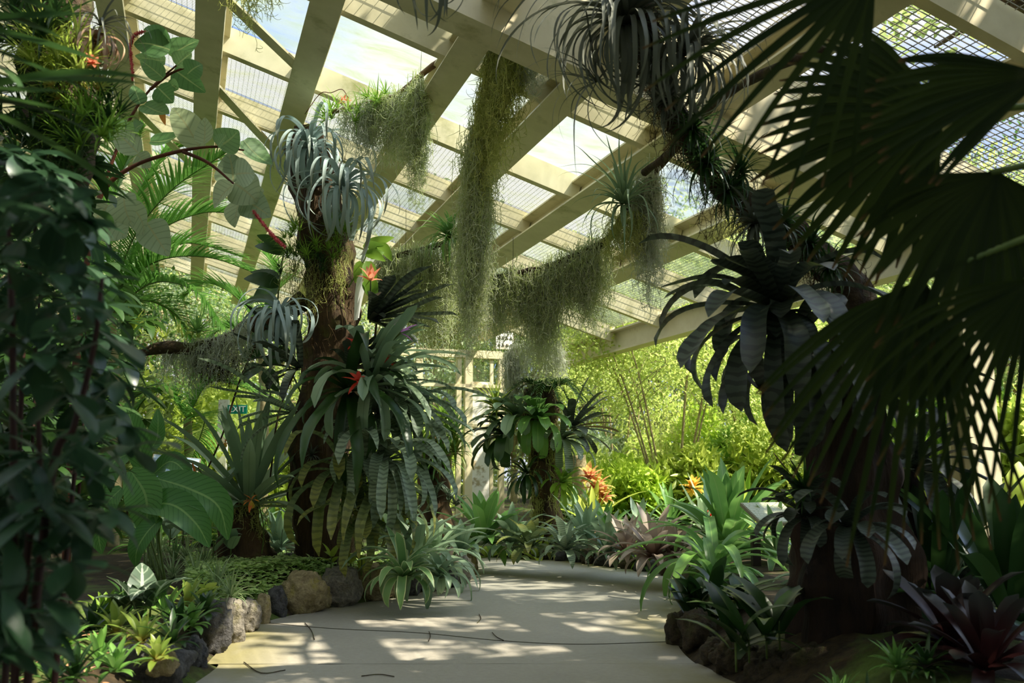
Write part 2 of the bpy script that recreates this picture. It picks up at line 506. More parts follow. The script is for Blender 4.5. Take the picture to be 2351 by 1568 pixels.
M['fan'] = leaf_mat('fan_palm_leaf', lin(24, 38, 9), lin(50, 64, 16), rough=.5, tr=.3, spec=.15, tip=(lin(96, 70, 40), .93), gain=1.)
M['spider'] = leaf_mat('striped_grass_leaf', lin(86, 112, 66), lin(122, 140, 92), rough=.45, tr=.3, mid=(lin(196, 200, 160), .1))
M['varieg'] = leaf_mat('cream_edged_leaf', lin(78, 112, 62), lin(112, 142, 86), rough=.42, tr=.3, edge=(lin(188, 196, 140), .4))
M['reddish'] = leaf_mat('red_brown_grey_leaf', lin(120, 110, 100), lin(160, 142, 124), rough=.4, tr=.25, base=(lin(110, 70, 50), .5))
M['wine'] = leaf_mat('wine_red_leaf', lin(44, 20, 20), lin(66, 32, 30), rough=.38, tr=.25, tip=(lin(48, 54, 48), .5), gain=1.)
M['rosy'] = leaf_mat('rosy_leaf', lin(180, 92, 84), lin(186, 124, 90), rough=.4, tr=.35, tip=(lin(190, 190, 90), .4))
M['neo'] = leaf_mat('yellow_green_bromeliad_leaf', lin(96, 128, 44), lin(160, 172, 72), rough=.35, tr=.4, base=(lin(176, 150, 60), .35), gain=1.05)
M['mint'] = leaf_mat('ground_cover_leaf', lin(120, 150, 84), lin(184, 198, 128), rough=.6, tr=.35)
M['mossgreen'] = leaf_mat('air_moss', lin(170, 180, 116), lin(234, 238, 188), rough=.8, tr=.55, spec=.1, mottle=.08)
M['mossgrey'] = leaf_mat('grey_air_moss', lin(164, 170, 136), lin(228, 228, 196), rough=.8, tr=.55, spec=.1, mottle=.08)
M['mossolive'] = leaf_mat('olive_air_moss', lin(156, 162, 92), lin(220, 220, 148), rough=.8, tr=.55, spec=.1, mottle=.08)
M['root'] = leaf_mat('hanging_root', lin(60, 46, 30), lin(96, 76, 48), rough=.8, tr=.1, spec=.1, gain=1.)
M['crown_a'] = leaf_mat('fresh_tree_leaf', lin(124, 148, 56), lin(196, 204, 110), rough=.45, tr=.5, gain=1.3)
M['crown_b'] = leaf_mat('mid_tree_leaf', lin(104, 128, 60), lin(170, 184, 108), rough=.4, tr=.45, gain=1.05)
M['crown_c'] = leaf_mat('cool_tree_leaf', lin(108, 134, 90), lin(188, 200, 156), rough=.35, tr=.4, gain=1.05)
M['crown_d'] = leaf_mat('dark_tree_leaf', lin(34, 66, 20), lin(80, 116, 40), rough=.4, tr=.4, gain=1.05)
M['fern'] = leaf_mat('yellow_green_fern_leaf', lin(140, 176, 30), lin(192, 210, 70), rough=.45, tr=.5, gain=1.05)
M['croton'] = leaf_mat('orange_yellow_leaf', lin(200, 150, 40), lin(226, 196, 70), rough=.4, tr=.4, gain=1.05)
M['red'] = leaf_mat('scarlet_bract', lin(214, 44, 26), lin(236, 76, 50), rough=.4, tr=.35)
M['coral'] = leaf_mat('coral_bract', lin(228, 110, 80), lin(240, 140, 100), rough=.4, tr=.35)
M['pink'] = leaf_mat('pink_catkin', lin(186, 70, 76), lin(206, 104, 104), rough=.7, tr=.3)
M['violet'] = leaf_mat('violet_petal', lin(190, 110, 200), lin(214, 140, 220), rough=.5, tr=.3)
M['orange'] = leaf_mat('orange_petal', lin(196, 84, 26), lin(220, 140, 50), rough=.5, tr=.35)
M['dead'] = leaf_mat('dry_leaf', lin(150, 100, 66), lin(196, 150, 110), rough=.8, tr=.2)
M['paleleaf'] = leaf_mat('bleached_leaf', lin(206, 204, 190), lin(226, 224, 212), rough=.7, tr=.2)
# solids
M['paint'] = solid_mat('cream_painted_steel', lin(206, 196, 156), lin(226, 216, 180), scale=3., rough=.5, bump=.05, c3=lin(150, 146, 84), c3f=(.55, .74), c3s=2.2)
M['rustpaint'] = solid_mat('rust_streaked_cream_paint', lin(210, 200, 172), lin(228, 220, 196), scale=3., rough=.5, bump=.05, c3=lin(150, 100, 62), c3f=(.6, .72), c3s=3.)
M['wire'] = solid_mat('galvanised_wire', lin(120, 118, 104), lin(150, 146, 130), rough=.5, bump=0, metal=.4)
M['white'] = solid_mat('peeling_white_paint', lin(222, 220, 204), lin(238, 236, 226), rough=.6, bump=.1, c3=lin(170, 156, 120), c3f=(.52, .62), c3s=5.)
M['trunk'] = solid_mat('fibrous_brown_trunk', lin(34, 24, 14), lin(100, 76, 46), scale=9., rough=.9, bump=1., stretch=(1, 1, .16), c3=lin(92, 92, 36), c3f=(.55, .7), c3s=3.)
M['shadetrunk'] = solid_mat('shade_dark_trunk', lin(20, 14, 9), lin(58, 40, 24), scale=9., rough=.9, bump=1., stretch=(1, 1, .16))  # darker copy of the trunk colours, the stump's shade put into them
M['bark'] = solid_mat('dark_bark', lin(34, 26, 18), lin(86, 68, 46), scale=14., rough=.9, bump=.8, c3=lin(84, 88, 46), c3f=(.52, .66), c3s=5.)
M['palebark'] = solid_mat('pale_bark', lin(120, 108, 76), lin(176, 162, 118), scale=10., rough=.8, bump=.4)
M['darkstem'] = solid_mat('dark_red_stem', lin(36, 18, 12), lin(70, 32, 20), scale=12., rough=.6, bump=.2)
M['redstem'] = solid_mat('red_brown_stem', lin(74, 36, 20), lin(120, 62, 34), scale=12., rough=.6, bump=.2)
M['bamboo'] = solid_mat('weathered_bamboo', lin(86, 62, 36), lin(140, 110, 70), scale=8., rough=.6, bump=.2)
M['greenstem'] = solid_mat('green_stem', lin(70, 92, 40), lin(108, 126, 60), scale=10., rough=.5, bump=.1)
M['rockdark'] = solid_mat('dark_lava_rock', lin(52, 52, 54), lin(104, 102, 98), scale=26., rough=.85, bump=1., c3=lin(116, 112, 60), c3f=(.52, .68), c3s=4., up=True)
M['rockgrey'] = solid_mat('grey_lava_rock', lin(96, 92, 84), lin(164, 156, 138), scale=26., rough=.85, bump=1., c3=lin(140, 134, 64), c3f=(.5, .64), c3s=4., up=True)
M['rockmoss'] = solid_mat('mossy_yellow_rock', lin(132, 118, 84), lin(190, 172, 128), scale=26., rough=.85, bump=1., c3=lin(170, 158, 50), c3f=(.5, .64), c3s=5., up=True)
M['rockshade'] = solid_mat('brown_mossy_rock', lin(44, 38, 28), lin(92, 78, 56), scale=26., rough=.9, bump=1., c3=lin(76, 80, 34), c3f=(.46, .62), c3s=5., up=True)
M['soil'] = solid_mat('leafy_soil', lin(32, 26, 15), lin(78, 64, 38), scale=14., rough=.95, bump=.6, c3=lin(84, 104, 40), c3f=(.5, .62), c3s=1.2)
M['post'] = solid_mat('dark_brown_metal', lin(40, 30, 24), lin(56, 44, 36), rough=.5, bump=.05)
M['signedge'] = solid_mat('weathered_grey_board', lin(140, 132, 112), lin(166, 156, 134), rough=.6, bump=.1)
M['exit'] = solid_mat('teal_green_sign', lin(10, 130, 110), lin(16, 146, 124), rough=.4, bump=0)
M['letter'] = solid_mat('white_lettering', lin(236, 238, 234), lin(246, 246, 242), rough=.5, bump=0)
M['hole'] = solid_mat('dark_opening', lin(60, 56, 40), lin(74, 70, 52), rough=.8, bump=0)
M['glass'] = glass_mat('algae_stained_glass', (.92, .97, .97, 1), (lin(150, 162, 150), lin(120, 132, 84)), (.12, .62))
M['milky'] = glass_mat('milky_roof_sheet', (.9, .95, .95, 1), (lin(196, 200, 190), lin(160, 168, 130)), (.35, .75))
M['wallglass'] = glass_mat('clear_wall_glass', (.94, .98, .94, 1), (lin(230, 236, 214), lin(200, 210, 160)), (.03, .2))

def path_mat():
    m, nt, out, N, L = nodes('worn_concrete')
    tcd = N('TexCoord')
    n1 = N('TexNoise', Scale=.9, Detail=8., Roughness=.65); n2 = N('TexNoise', Scale=26., Detail=6., Roughness=.7); n3 = N('TexNoise', Scale=1.3, Detail=6.)
    mp = N('Mapping'); mp.inputs['Location'].default_value = (7, 3, 0); mp.inputs['Scale'].default_value = (1., .55, 1)
    L(tcd.outputs['Object'], mp.inputs[0])
    for n in (n1, n2): L(tcd.outputs['Object'], n.inputs['Vector'])
    L(mp.outputs[0], n3.inputs['Vector'])
    c = mixrgb(N, L, n1.outputs['Fac'], lin(140, 136, 124), lin(178, 172, 156))
    g = N('MapRange'); g.inputs[1].default_value = .35; g.inputs[2].default_value = .8; L(n2.outputs['Fac'], g.inputs[0])
    c = mixrgb(N, L, math_(N, L, 'MULTIPLY', g.outputs[0], .35), c, lin(120, 112, 96))
    at = N('Attribute', attribute_name='luv'); sx = N('SeparateXYZ'); L(at.outputs['Vector'], sx.inputs[0])
    ed = math_(N, L, 'ABSOLUTE', math_(N, L, 'SUBTRACT', sx.outputs[0], .5))
    e = N('MapRange'); e.inputs[1].default_value = .3; e.inputs[2].default_value = .5; L(ed, e.inputs[0])
    k = N('MapRange'); k.inputs[1].default_value = .42; k.inputs[2].default_value = .6; L(n3.outputs['Fac'], k.inputs[0])
    f = math_(N, L, 'MINIMUM', math_(N, L, 'MULTIPLY', math_(N, L, 'ADD', math_(N, L, 'MULTIPLY', e.outputs[0], 1.), .03), k.outputs[0]), .8)
    c = mixrgb(N, L, f, c, lin(134, 126, 70))
    pb = N('BsdfPrincipled', Roughness=.8); L(c, pb.inputs['Base Color'])
    bp = N('Bump', Strength=.35, Distance=.01); L(n2.outputs['Fac'], bp.inputs['Height']); L(bp.outputs[0], pb.inputs['Normal'])
    L(pb.outputs[0], out.inputs[0])
    return m
M['path'] = path_mat()

def board_mat(name, ground, ink, rows, across):
    """A printed board: rows of small illegible text as thin bars."""
    m, nt, out, N, L = nodes(name)
    at = N('Attribute', attribute_name='luv'); sx = N('SeparateXYZ'); L(at.outputs['Vector'], sx.inputs[0])
    s, t, r = sx.outputs
    b = math_(N, L, 'GREATER_THAN', math_(N, L, 'SINE', math_(N, L, 'MULTIPLY', t, rows)), .2)
    nz = N('TexNoise', Scale=3.); cx = N('CombineXYZ'); L(math_(N, L, 'MULTIPLY', s, across), cx.inputs[0]); L(math_(N, L, 'FLOOR', math_(N, L, 'MULTIPLY', t, rows / 6.283)), cx.inputs[1]); L(cx.outputs[0], nz.inputs['Vector'])
    f = math_(N, L, 'MULTIPLY', b, math_(N, L, 'GREATER_THAN', nz.outputs['Fac'], .46))
    pb = N('BsdfPrincipled', Roughness=.45)
    L(mixrgb(N, L, math_(N, L, 'MULTIPLY', f, .6), ground, ink), pb.inputs['Base Color']); L(pb.outputs[0], out.inputs[0])
    return m
M['plaque'] = board_mat('grey_green_plaque', lin(150, 156, 118), lin(206, 206, 180), 75., 6.)
M['panel'] = board_mat('pale_blue_panel', lin(206, 222, 232), lin(120, 160, 196), 40., 3.)
# ------------------------------------------------------------------ the glasshouse: one roof slope falling to the eave
D1 = ray(430, HOR); D1[2] = 0; D1 = nrm(D1)                    # along the eave, away from the eye
E0 = G(2200, 490, 3.4)                                          # eave, above the near post
D2 = nrm(np.array([D1[1], -D1[0], -.30]))                       # down the slope
DN = nrm(np.cross(D1, D2)); DN = DN if DN[2] > 0 else -DN
UPV = np.array([0, 0, 1.])
def RO(u, v, h=0.): return E0 + D1 * u + D2 * v + DN * h

VS = [0., -1.45, -2.7, -3.68, -4.56, -5.68, -6.56, -7.44, -8.4, -9.4]
US = [-5.7, -4.0, -2.2, .75, 2.38, 3.88, 5.4, 7.0, 8.6, 10.2, 11.8, 13.4]
BAYS = [(-5.7, -4.0), (-4.0, -2.2), (-2.2, -.42), (-.1, .75), (.75, 2.38), (2.38, 3.88), (3.88, 5.4), (5.4, 7.0), (7.0, 8.6), (8.6, 10.2), (10.2, 11.8), (11.8, 13.4), (13.4, 14.5)]
UEND = 9.7
UFAR = 14.5
roof = bpy.data.objects.new('ceiling', None); COL.objects.link(roof); roof.location = tuple(RO(2, -4)); ORG['ceiling'] = RO(2, -4)
tag(roof, 'cream steel roof frame with clear panes and wire mesh over the path', 'roof', kind='structure')
def beam(name, a, b, w, dep, mat=None, parent=None, ibeam=False, dn=None):
    mb = MB(); a, b = np.asarray(a), np.asarray(b)
    ax = nrm(b - a); n = DN if dn is None else dn; sd_ = nrm(np.cross(ax, n)); n = np.cross(sd_, ax); c = (a + b) / 2; L = np.linalg.norm(b - a) / 2
    if ibeam:
        box(mb, c - n * .01, ax, sd_, n, L, w / 2, .012)
        box(mb, c - n * dep / 2, ax, sd_, n, L, .008, dep / 2 - .012)
        box(mb, c - n * dep, ax, sd_, n, L, w / 2, .012)
    else:
        box(mb, c - n * dep / 2, ax, sd_, n, L, w / 2, dep / 2)
    return part(name, mb, mat or M['paint'], parent or roof, smooth=False)
for v in VS[1:]:
    beam('beam', RO(-6.5, v, -.10), RO(UEND if v > -3.6 else UFAR, v, -.10), .25, .24, ibeam=True)
for u in US:
    for v0, v1 in zip(VS[1:], VS[:-1]):
        if u > UEND and v1 > -3.6: continue
        beam('rafter', RO(u, v0 + .02, -.02), RO(u, v1 - .02, -.02), .09, .25)
        mbl = MB(); box(mbl, RO(u + .07, (v0 + v1) / 2, -.04), D1, D2, DN, .035, (v1 - v0) / 2 - .1, .012)
        if .7 < u < 5: part('glazing_bar', mbl, M['paint'], roof, smooth=False)
# flat diagonal stays
for a, b in (((3.1, -6.5), (4.3, -5.75)), ((1.2, -6.5), (2.0, -5.7)), ((4.6, -7.4), (6.0, -6.7))):
    beam('stay', RO(*a, -.30), RO(*b, -.30), .13, .02)
# great sloping girder under the purlins, with a bolted splice
beam('girder', RO(-.25, -9.5, .22), RO(-.25, -.15, .22), .30, .74)
beam('girder', RO(-4.9, -9.5, .22), RO(-4.9, -.15, .22), .30, .74)
spl = MB(); box(spl, RO(-.41, -1.1, -.28), D2, D1, DN, .55, .012, .2); 
part('splice_plate', spl, M['paint'], roof, smooth=False)
blt = MB()
for i in range(6):
    for j in range(2):
        c = RO(-.425, -1.5 + i * .17, -.2 - j * .16)
        tube(blt, [c, c - D1 * .015, c - D1 * .03], [.028, .028, .02], n=3, k=8)
part('bolt', blt, M['hole'], roof)
# panes over the upper half, wire mesh below
for ua, ub in BAYS:
    for j in range(len(VS) - 1):
        if ua > UEND - 1.2 and VS[j] > -3.6: continue
        u0, u1, v0, v1 = ua + .045, ub - .045, VS[j + 1] + .03, VS[j] - .03
        clear = (ua == .75 and -6.7 < VS[j + 1])
        if ua > -.5:
            g = MB(); g.add([RO(u0, v0), RO(u1, v0), RO(u1, v1), RO(u0, v1), RO(u0, v0, -.006), RO(u1, v0, -.006), RO(u1, v1, -.006), RO(u0, v1, -.006)],
                            [[0, 1, 2, 3]])
            part('pane', g, M['glass' if clear or (U(0, 1) < .25) or VS[j] > -1 else 'milky'], roof, smooth=False)
        if not clear and ua > -4.1:
            w = MB(); st = .030 if ua > 0 else .05; r = .0019 if ua > 0 else .003; h = -.03
            for u in np.arange(u0 + st / 2, u1, st): box(w, RO(u, (v0 + v1) / 2, h), D2, D1, DN, (v1 - v0) / 2, r, r)
            for v in np.arange(v0 + st / 2, v1, st * 1.6): box(w, RO((u0 + u1) / 2, v, h + .004), D1, D2, DN, (u1 - u0) / 2, r * .8, r * .8)
            part('wire_mesh', w, M['wire'], roof, smooth=False)

# eave beam and posts of the long side, open to the garden
wr = bpy.data.objects.new('wall_right', None); COL.objects.link(wr); wr.location = tuple(E0 * [1, 1, 0]); ORG['wall_right'] = E0 * [1, 1, 0]
tag(wr, 'open garden side with cream steel posts under a rust streaked eave beam', 'wall', kind='structure')
DH = nrm(D2 * [1, 1, 0])
eb = MB()
c = RO(1.6, .05, -.12); box(eb, c - UPV * .12, D1, DH, UPV, 8.1, .012, .17)
box(eb, c - UPV * .29 - DH * .02, D1, DH, UPV, 8.1, .11, .014)
box(eb, c + UPV * .04 - DH * .02, D1, DH, UPV, 8.1, .11, .014)
part('eave_beam', eb, M['rustpaint'], wr, smooth=False)
for u in (.05, -4.9):
    b = RO(u, .05); b[2] = 0
    pm = MB(); hh = 1.66
    bb = b + UPV * hh
    box(pm, bb - D1 * .11, DH, D1, UPV, .16, .012, hh); box(pm, bb + D1 * .11, DH, D1, UPV, .16, .012, hh); box(pm, bb, D1, DH, UPV, .1, .012, hh)
    part('post', pm, M['paint'], wr, smooth=False)
# end wall: corner post, glazed frames, peeling boards
wb = bpy.data.objects.new('wall_back', None); COL.objects.link(wb)
CB = RO(UEND, .05) * [1, 1, 0]; wb.location = tuple(CB); ORG['wall_back'] = CB
tag(wb, 'glazed end wall with slim cream frames and a peeling white door panel', 'wall', kind='structure')
def wall_x(px):
    """Where the end wall stands at picture column px (on the ground)."""
    r = ray(px, 1000); n = D1; t = ((CB - [0, 0, 0]) @ n) / (r @ n * 1.); return np.array([r[0] * t, r[1] * t, 0])
ZT = 3.25
for px, w, d in ((1150, .05, .1), (1128, .03, .05), (1074, .07, .12), (1052, .045, .08), (960, .06, .08), (860, .06, .08)):
    b = wall_x(px); pm = MB(); box(pm, b + UPV * ZT / 2, DH, D1, UPV, w, d / 2, ZT / 2)
    part('post', pm, M['paint'], wb, smooth=False)
a, b = wall_x(1150), wall_x(855)
for z, hh in ((3.2, .07), (2.62, .03)):
    pm = MB(); box(pm, (a + b) / 2 + UPV * z, nrm(b - a), D1, UPV, np.linalg.norm(b - a) / 2, .06, hh); part('rail', pm, M['paint'], wb, smooth=False)
a, b = wall_x(1123), wall_x(1084)
pm = MB(); box(pm, (a + b) / 2 + UPV * 1.35, nrm(b - a), D1, UPV, np.linalg.norm(b - a) / 2, .02, 1.35); part('door_panel', pm, M['white'], wb, smooth=False)
pm = MB(); box(pm, (a + b) / 2 + UPV * 1.9, nrm(b - a), D1, UPV, np.linalg.norm(b - a) / 2, .04, .03); part('rail', pm, M['paint'], wb, smooth=False)
a, b = wall_x(1178), wall_x(1138)
pm = MB(); cc = (a + b) / 2; box(pm, cc + UPV * 3.52, nrm(b - a), D1, UPV, np.linalg.norm(b - a) / 2, .02, .2); part('fretted_panel', pm, M['white'], wb, smooth=False)
pm = MB()
for i in range(4):
    for j in range(3):
        q = a + (b - a) * (.15 + .23 * i) + UPV * (3.39 + .13 * j) - D1 * .022
        for k in range(3):
            w_ = q + nrm(b - a) * .017 * math.cos(k * 2.09 + 1.57) + UPV * .017 * math.sin(k * 2.09 + 1.57)
            tube(pm, [w_, w_ - D1 * .004, w_ - D1 * .008], [.014, .014, .012], n=2, k=7)
part('clover_cutout', pm, M['hole'], wb)
a, b = wall_x(1150), wall_x(855)
g = MB(); o = D1 * .01; g.add([a + o + UPV * 0, b + o, b + o + UPV * 3, a + o + UPV * 3], [[0, 1, 2, 3]]); part('pane', g, M['wallglass'], wb, smooth=False)

# ------------------------------------------------------------------ path and ground
LE = [(-2.2, -3), (-1.9, 1)] + [tuple(G(x, y)[:2]) for x, y in ((448, 1568), (478, 1520), (530, 1472), (590, 1434), (690, 1408), (800, 1388), (910, 1372), (1000, 1352), (1070, 1330), (1086, 1308), (1075, 1290))] + [(-1.6, 12.0), (-4, 12.1), (-9, 11.2)]
RI = [(2.2, -3), (1.9, 1)] + [tuple(G(x, y)[:2]) for x, y in ((1690, 1568), (1590, 1518), (1552, 1468), (1562, 1420), (1585, 1385), (1580, 1350), (1530, 1322), (1440, 1305), (1310, 1289), (1200, 1279), (1060, 1274))] + [(-1.7, 13.6), (-4, 13.9), (-9, 13.2)]
def resamp(p, n):
    p = spline([(x, y, 0) for x, y in p], 400)
    L = np.concatenate([[0], np.cumsum(np.linalg.norm(np.diff(p, axis=0), axis=1))])
    return p, L
lp, lL = resamp(LE, 400); rp_, rL = resamp(RI, 400)
n = 120
# match the two edges knot by knot so the strip stays square to the path
ql = spline([(x, y, 0) for x, y in LE], n); kk = np.linspace(0, 1, n + 1)
qr = spline([(x, y, 0) for x, y in RI], n)
m_ = 12
pv = np.stack([ql + (qr - ql) * s for s in np.linspace(0, 1, m_ + 1)], 1)
pa = np.zeros((n + 1, m_ + 1, 3)); pa[..., 0] = np.linspace(0, 1, m_ + 1); pa[..., 1] = kk[:, None]
pmb = MB()
i, j = np.meshgrid(np.arange(n), np.arange(m_), indexing='ij'); k = i * (m_ + 1) + j
pmb.add(pv, np.stack([k, k + 1, k + m_ + 2, k + m_ + 1], -1), None, pa)
solo('ground_path', 'worn concrete garden path dappled with sunlight curving between planted beds', 'path', pmb, M['path'], (0, 8, 0), kind='structure')
POLY = np.vstack([lp[:, :2], rp_[::-1, :2]])
def pdist(x, y):
    """Distance to the path edge, negative on the path."""
    q = np.stack([np.ravel(x), np.ravel(y)], -1)
    a = POLY; b = np.roll(POLY, -1, 0)
    d = np.full(len(q), 1e9); ins = np.zeros(len(q), bool)
    for s in range(0, len(a)):
        ab = b[s] - a[s]; t = np.clip(((q - a[s]) @ ab) / (ab @ ab + 1e-9), 0, 1)
        d = np.minimum(d, np.linalg.norm(q - a[s] - t[:, None] * ab, axis=1))
        if a[s, 1] != b[s, 1]:
            c = ((a[s, 1] > q[:, 1]) != (b[s, 1] > q[:, 1])) & (q[:, 0] < ab[0] * (q[:, 1] - a[s, 1]) / ab[1] + a[s, 0])
            ins ^= c
    return np.where(ins, -d, d).reshape(np.shape(x))
def gz(x, y):
    d = pdist(np.asarray(x, float), np.asarray(y, float))
    return np.where(d < 0, -.05, np.clip(.0 + d * .55, -.02, .27) + .03 * np.sin(np.asarray(x) * 2.3) * np.cos(np.asarray(y) * 1.7) * (d > .4))
gx, gy = np.meshgrid(np.concatenate([np.linspace(-40, -8, 17)[:-1], np.linspace(-8, 8, 107), np.linspace(8, 40, 17)[1:]]),
                     np.concatenate([np.linspace(-12, -1, 8)[:-1], np.linspace(-1, 16, 114), np.linspace(16, 60, 23)[1:]]), indexing='ij')
gzv = gz(gx, gy)
gmb = MB(); a_, b_ = gx.shape; i, j = np.meshgrid(np.arange(a_ - 1), np.arange(b_ - 1), indexing='ij'); k = i * b_ + j
gmb.add(np.stack([gx, gy, gzv], -1), np.stack([k, k + b_, k + b_ + 1, k + 1], -1))
solo('ground', 'raised beds of dark leafy soil beside the path', 'ground', gmb, M['soil'], (0, 0, 0), kind='structure')
def GP(x, y, d):
    """Ground under picture column x at depth d."""
    p = P(x, y, d); p[2] = float(gz(p[0], p[1])); return p
# ------------------------------------------------------------------ the great epiphyte post and what grows on it
DT = 8.7
def path_px(pts, d):
    """Picture points, each (x, y) or (x, y, depth)."""
    return np.array([P(p[0], p[1], p[2] if len(p) > 2 else d) for p in pts])
def dirpx(ax):
    """A direction given as picture right, picture up, away from the eye."""
    return nrm(np.array([ax[0], ax[2] if len(ax) > 2 else -.35, ax[1]], float))

tt = thing('epiphyte_post', 'tall fibrous brown trunk clad in bromeliads with a mossy side arm', 'tree trunk', GP(745, 1300, DT))
mb = MB(); tube(mb, path_px([(745, 1345), (738, 1200), (730, 1100), (748, 950), (765, 800), (762, 650), (735, 500), (712, 380), (712, 300)], DT),
     [.27, .24, .25, .29, .25, .22, .23, .21, .15], n=70, k=28, rough=.35, groove=.14, freq=5.)
part('trunk', mb, M['trunk'], tt)
mb = MB(); arm = path_px([(700, 690, 8.7), (630, 730, 8.6), (575, 745, 8.5), (540, 775, 8.4), (460, 800, 8.3), (370, 800, 8.2), (320, 812, 8.1)], 8.5)
tube(mb, arm, [.10, .085, .075, .07, .065, .06, .03], n=40, k=14, rough=.4, freq=9)
part('arm', mb, M['bark'], tt)
for a in ([(640, 690), (560, 850), (510, 1000), (470, 1090)], [(690, 820), (640, 950), (620, 1100)], [(880, 640), (860, 800), (880, 950)]):
    mb = MB(); tube(mb, path_px(a, 8.5), [.012, .01, .008], n=20, k=6, rough=.3); part('aerial_root', mb, M['root'], tt)
mb = MB(); R = path_px([(745, y) for y in range(330, 1280, 12)], 8.55); R = np.repeat(R, 7, 0) + RNG.normal(size=(len(R) * 7, 3)) * [.16, .1, .03]
moss(mb, R, U(.1, .5, len(R)), rad=.0024, curl=.02, dens=14, csize=.07)
part('root_fringe', mb, M['root'], tt, kind='stuff')

def curly(name, label, px, d, r, N, mat, ax=(0, .6, -.5), W=.035, droop=(1.6, 4.2), L=2.2, th=(.1, 1.5), grp='curling silver air plants'):
    """A large curling air plant: tapered leaves that arch out and curl under."""
    c = P(px[0], px[1], d); R_ = r * PX(d); mb = MB()
    rosette(mb, c, dirpx(ax), N, R_ * L, W, th, droop, lv=.25, prof='curl', fold=.35, n=20, pw=1.0, azd=RNG.normal(0, .65, N), wave=.22)
    return solo(name, label, 'air plant', mb, M[mat], c, grp)
curly('curling_air_plant', 'silver curling air plant crowning the top of the bromeliad trunk', (712, 345), 8.45, 88, 46, 'silver', (.0, .8, -.5), W=.05, droop=(2.6, 5.6), L=2.6)
curly('curling_air_plant', 'silver curling air plant just below the topmost one with long drooping leaves', (785, 440), 8.3, 92, 44, 'silver', (.25, .7, -.6), W=.048, droop=(2.3, 5.4), L=2.7)
curly('curling_air_plant', 'silver curling air plant at the joint of the mossy side arm', (645, 725), 8.2, 78, 36, 'silver', (-.15, .6, -.7), W=.046, droop=(2.4, 5.6), L=2.7)

def grassy(name, label, px, d, rx, ry, n, L, W, mat, N=16, grp=None, ax=(0, .7, -.5), cat='orchid', th=(.1, 1.4), droop=(.3, 1.3), prof='grass'):
    """A tussock of many small grassy fans filling an oval in the picture."""
    mb = MB()
    for i in range(n):
        a, q = U(0, 6.28), math.sqrt(U(0, 1))
        dx, dy = math.cos(a) * q, math.sin(a) * q
        c = P(px[0] + dx * rx, px[1] + dy * ry, d + U(-.18, .18))
        rosette(mb, c, dirpx((ax[0] + dx * .8, ax[1] - dy * .4, ax[2])), N, L, W, th, droop, prof=prof, n=5, fold=.3, lv=.4)
    return solo(name, label, cat, mb, M[mat], P(px[0], px[1], d), grp)
grassy('tussock_orchid', 'bushy bright green grassy orchid below the curling air plants', (728, 555), 8.4, 78, 45, 30, .17, .011, 'bright', N=22)
grassy('tussock_orchid', 'shaggy dark green grassy orchid hanging under the bright grassy one', (690, 610), 8.45, 55, 40, 18, .16, .009, 'deep', N=18)
mb = MB(); R = P(U(650, 800, 90), U(590, 640, 90), 8.45); moss(mb, R, U(.15, .45, 90), rad=.002, dens=20); solo('moss_beard', 'thin grey green moss beard hanging below the grassy orchids', 'moss', mb, M['mossolive'], P(728, 620, 8.45), kind='stuff')

def brom(name, label, px, d, N, Lpx, Wpx, mat, ax=(0, 1, -.3), th=(.15, 1.35), droop=(.4, 1.5), prof='blunt', grp=None, cat='bromeliad', flower=None, fold=.35, n=10, pw=1.4, wave=.08, lab2=None, dd=0., lv=.2, azr=None):
    c = P(px[0], px[1], d) if len(px) == 2 else np.asarray(px, float)
    mb = MB(); k = PX(d)
    rosette(mb, c, dirpx(ax), N, Lpx * k, Wpx * k, th, droop, prof=prof, fold=fold, n=n, pw=pw, wave=wave, lv=lv, azr=azr)
    if not flower: return solo(name, label, cat, mb, M[mat], c, grp)
    t = thing(name, label, cat, c, grp)
    part('leaf_rosette', mb, M[mat], t)
    fm, ln, num, fd = flower
    fb = MB(); z = dirpx(fd); tip = c + z * ln * k
    st = MB(); tube(st, [c, (c + tip) / 2, tip], [.012, .01, .008], n=8, k=6); part('flower_stalk', st, M['greenstem'], t)
    rosette(fb, tip - z * .03, z, num, 42 * k, 11 * k, (.1, 1.1), (0., .5), prof='lance', n=5, fold=.4)
    part('flower', fb, M[fm], t)
    return t
g1 = 'bromeliads on the tall trunk'
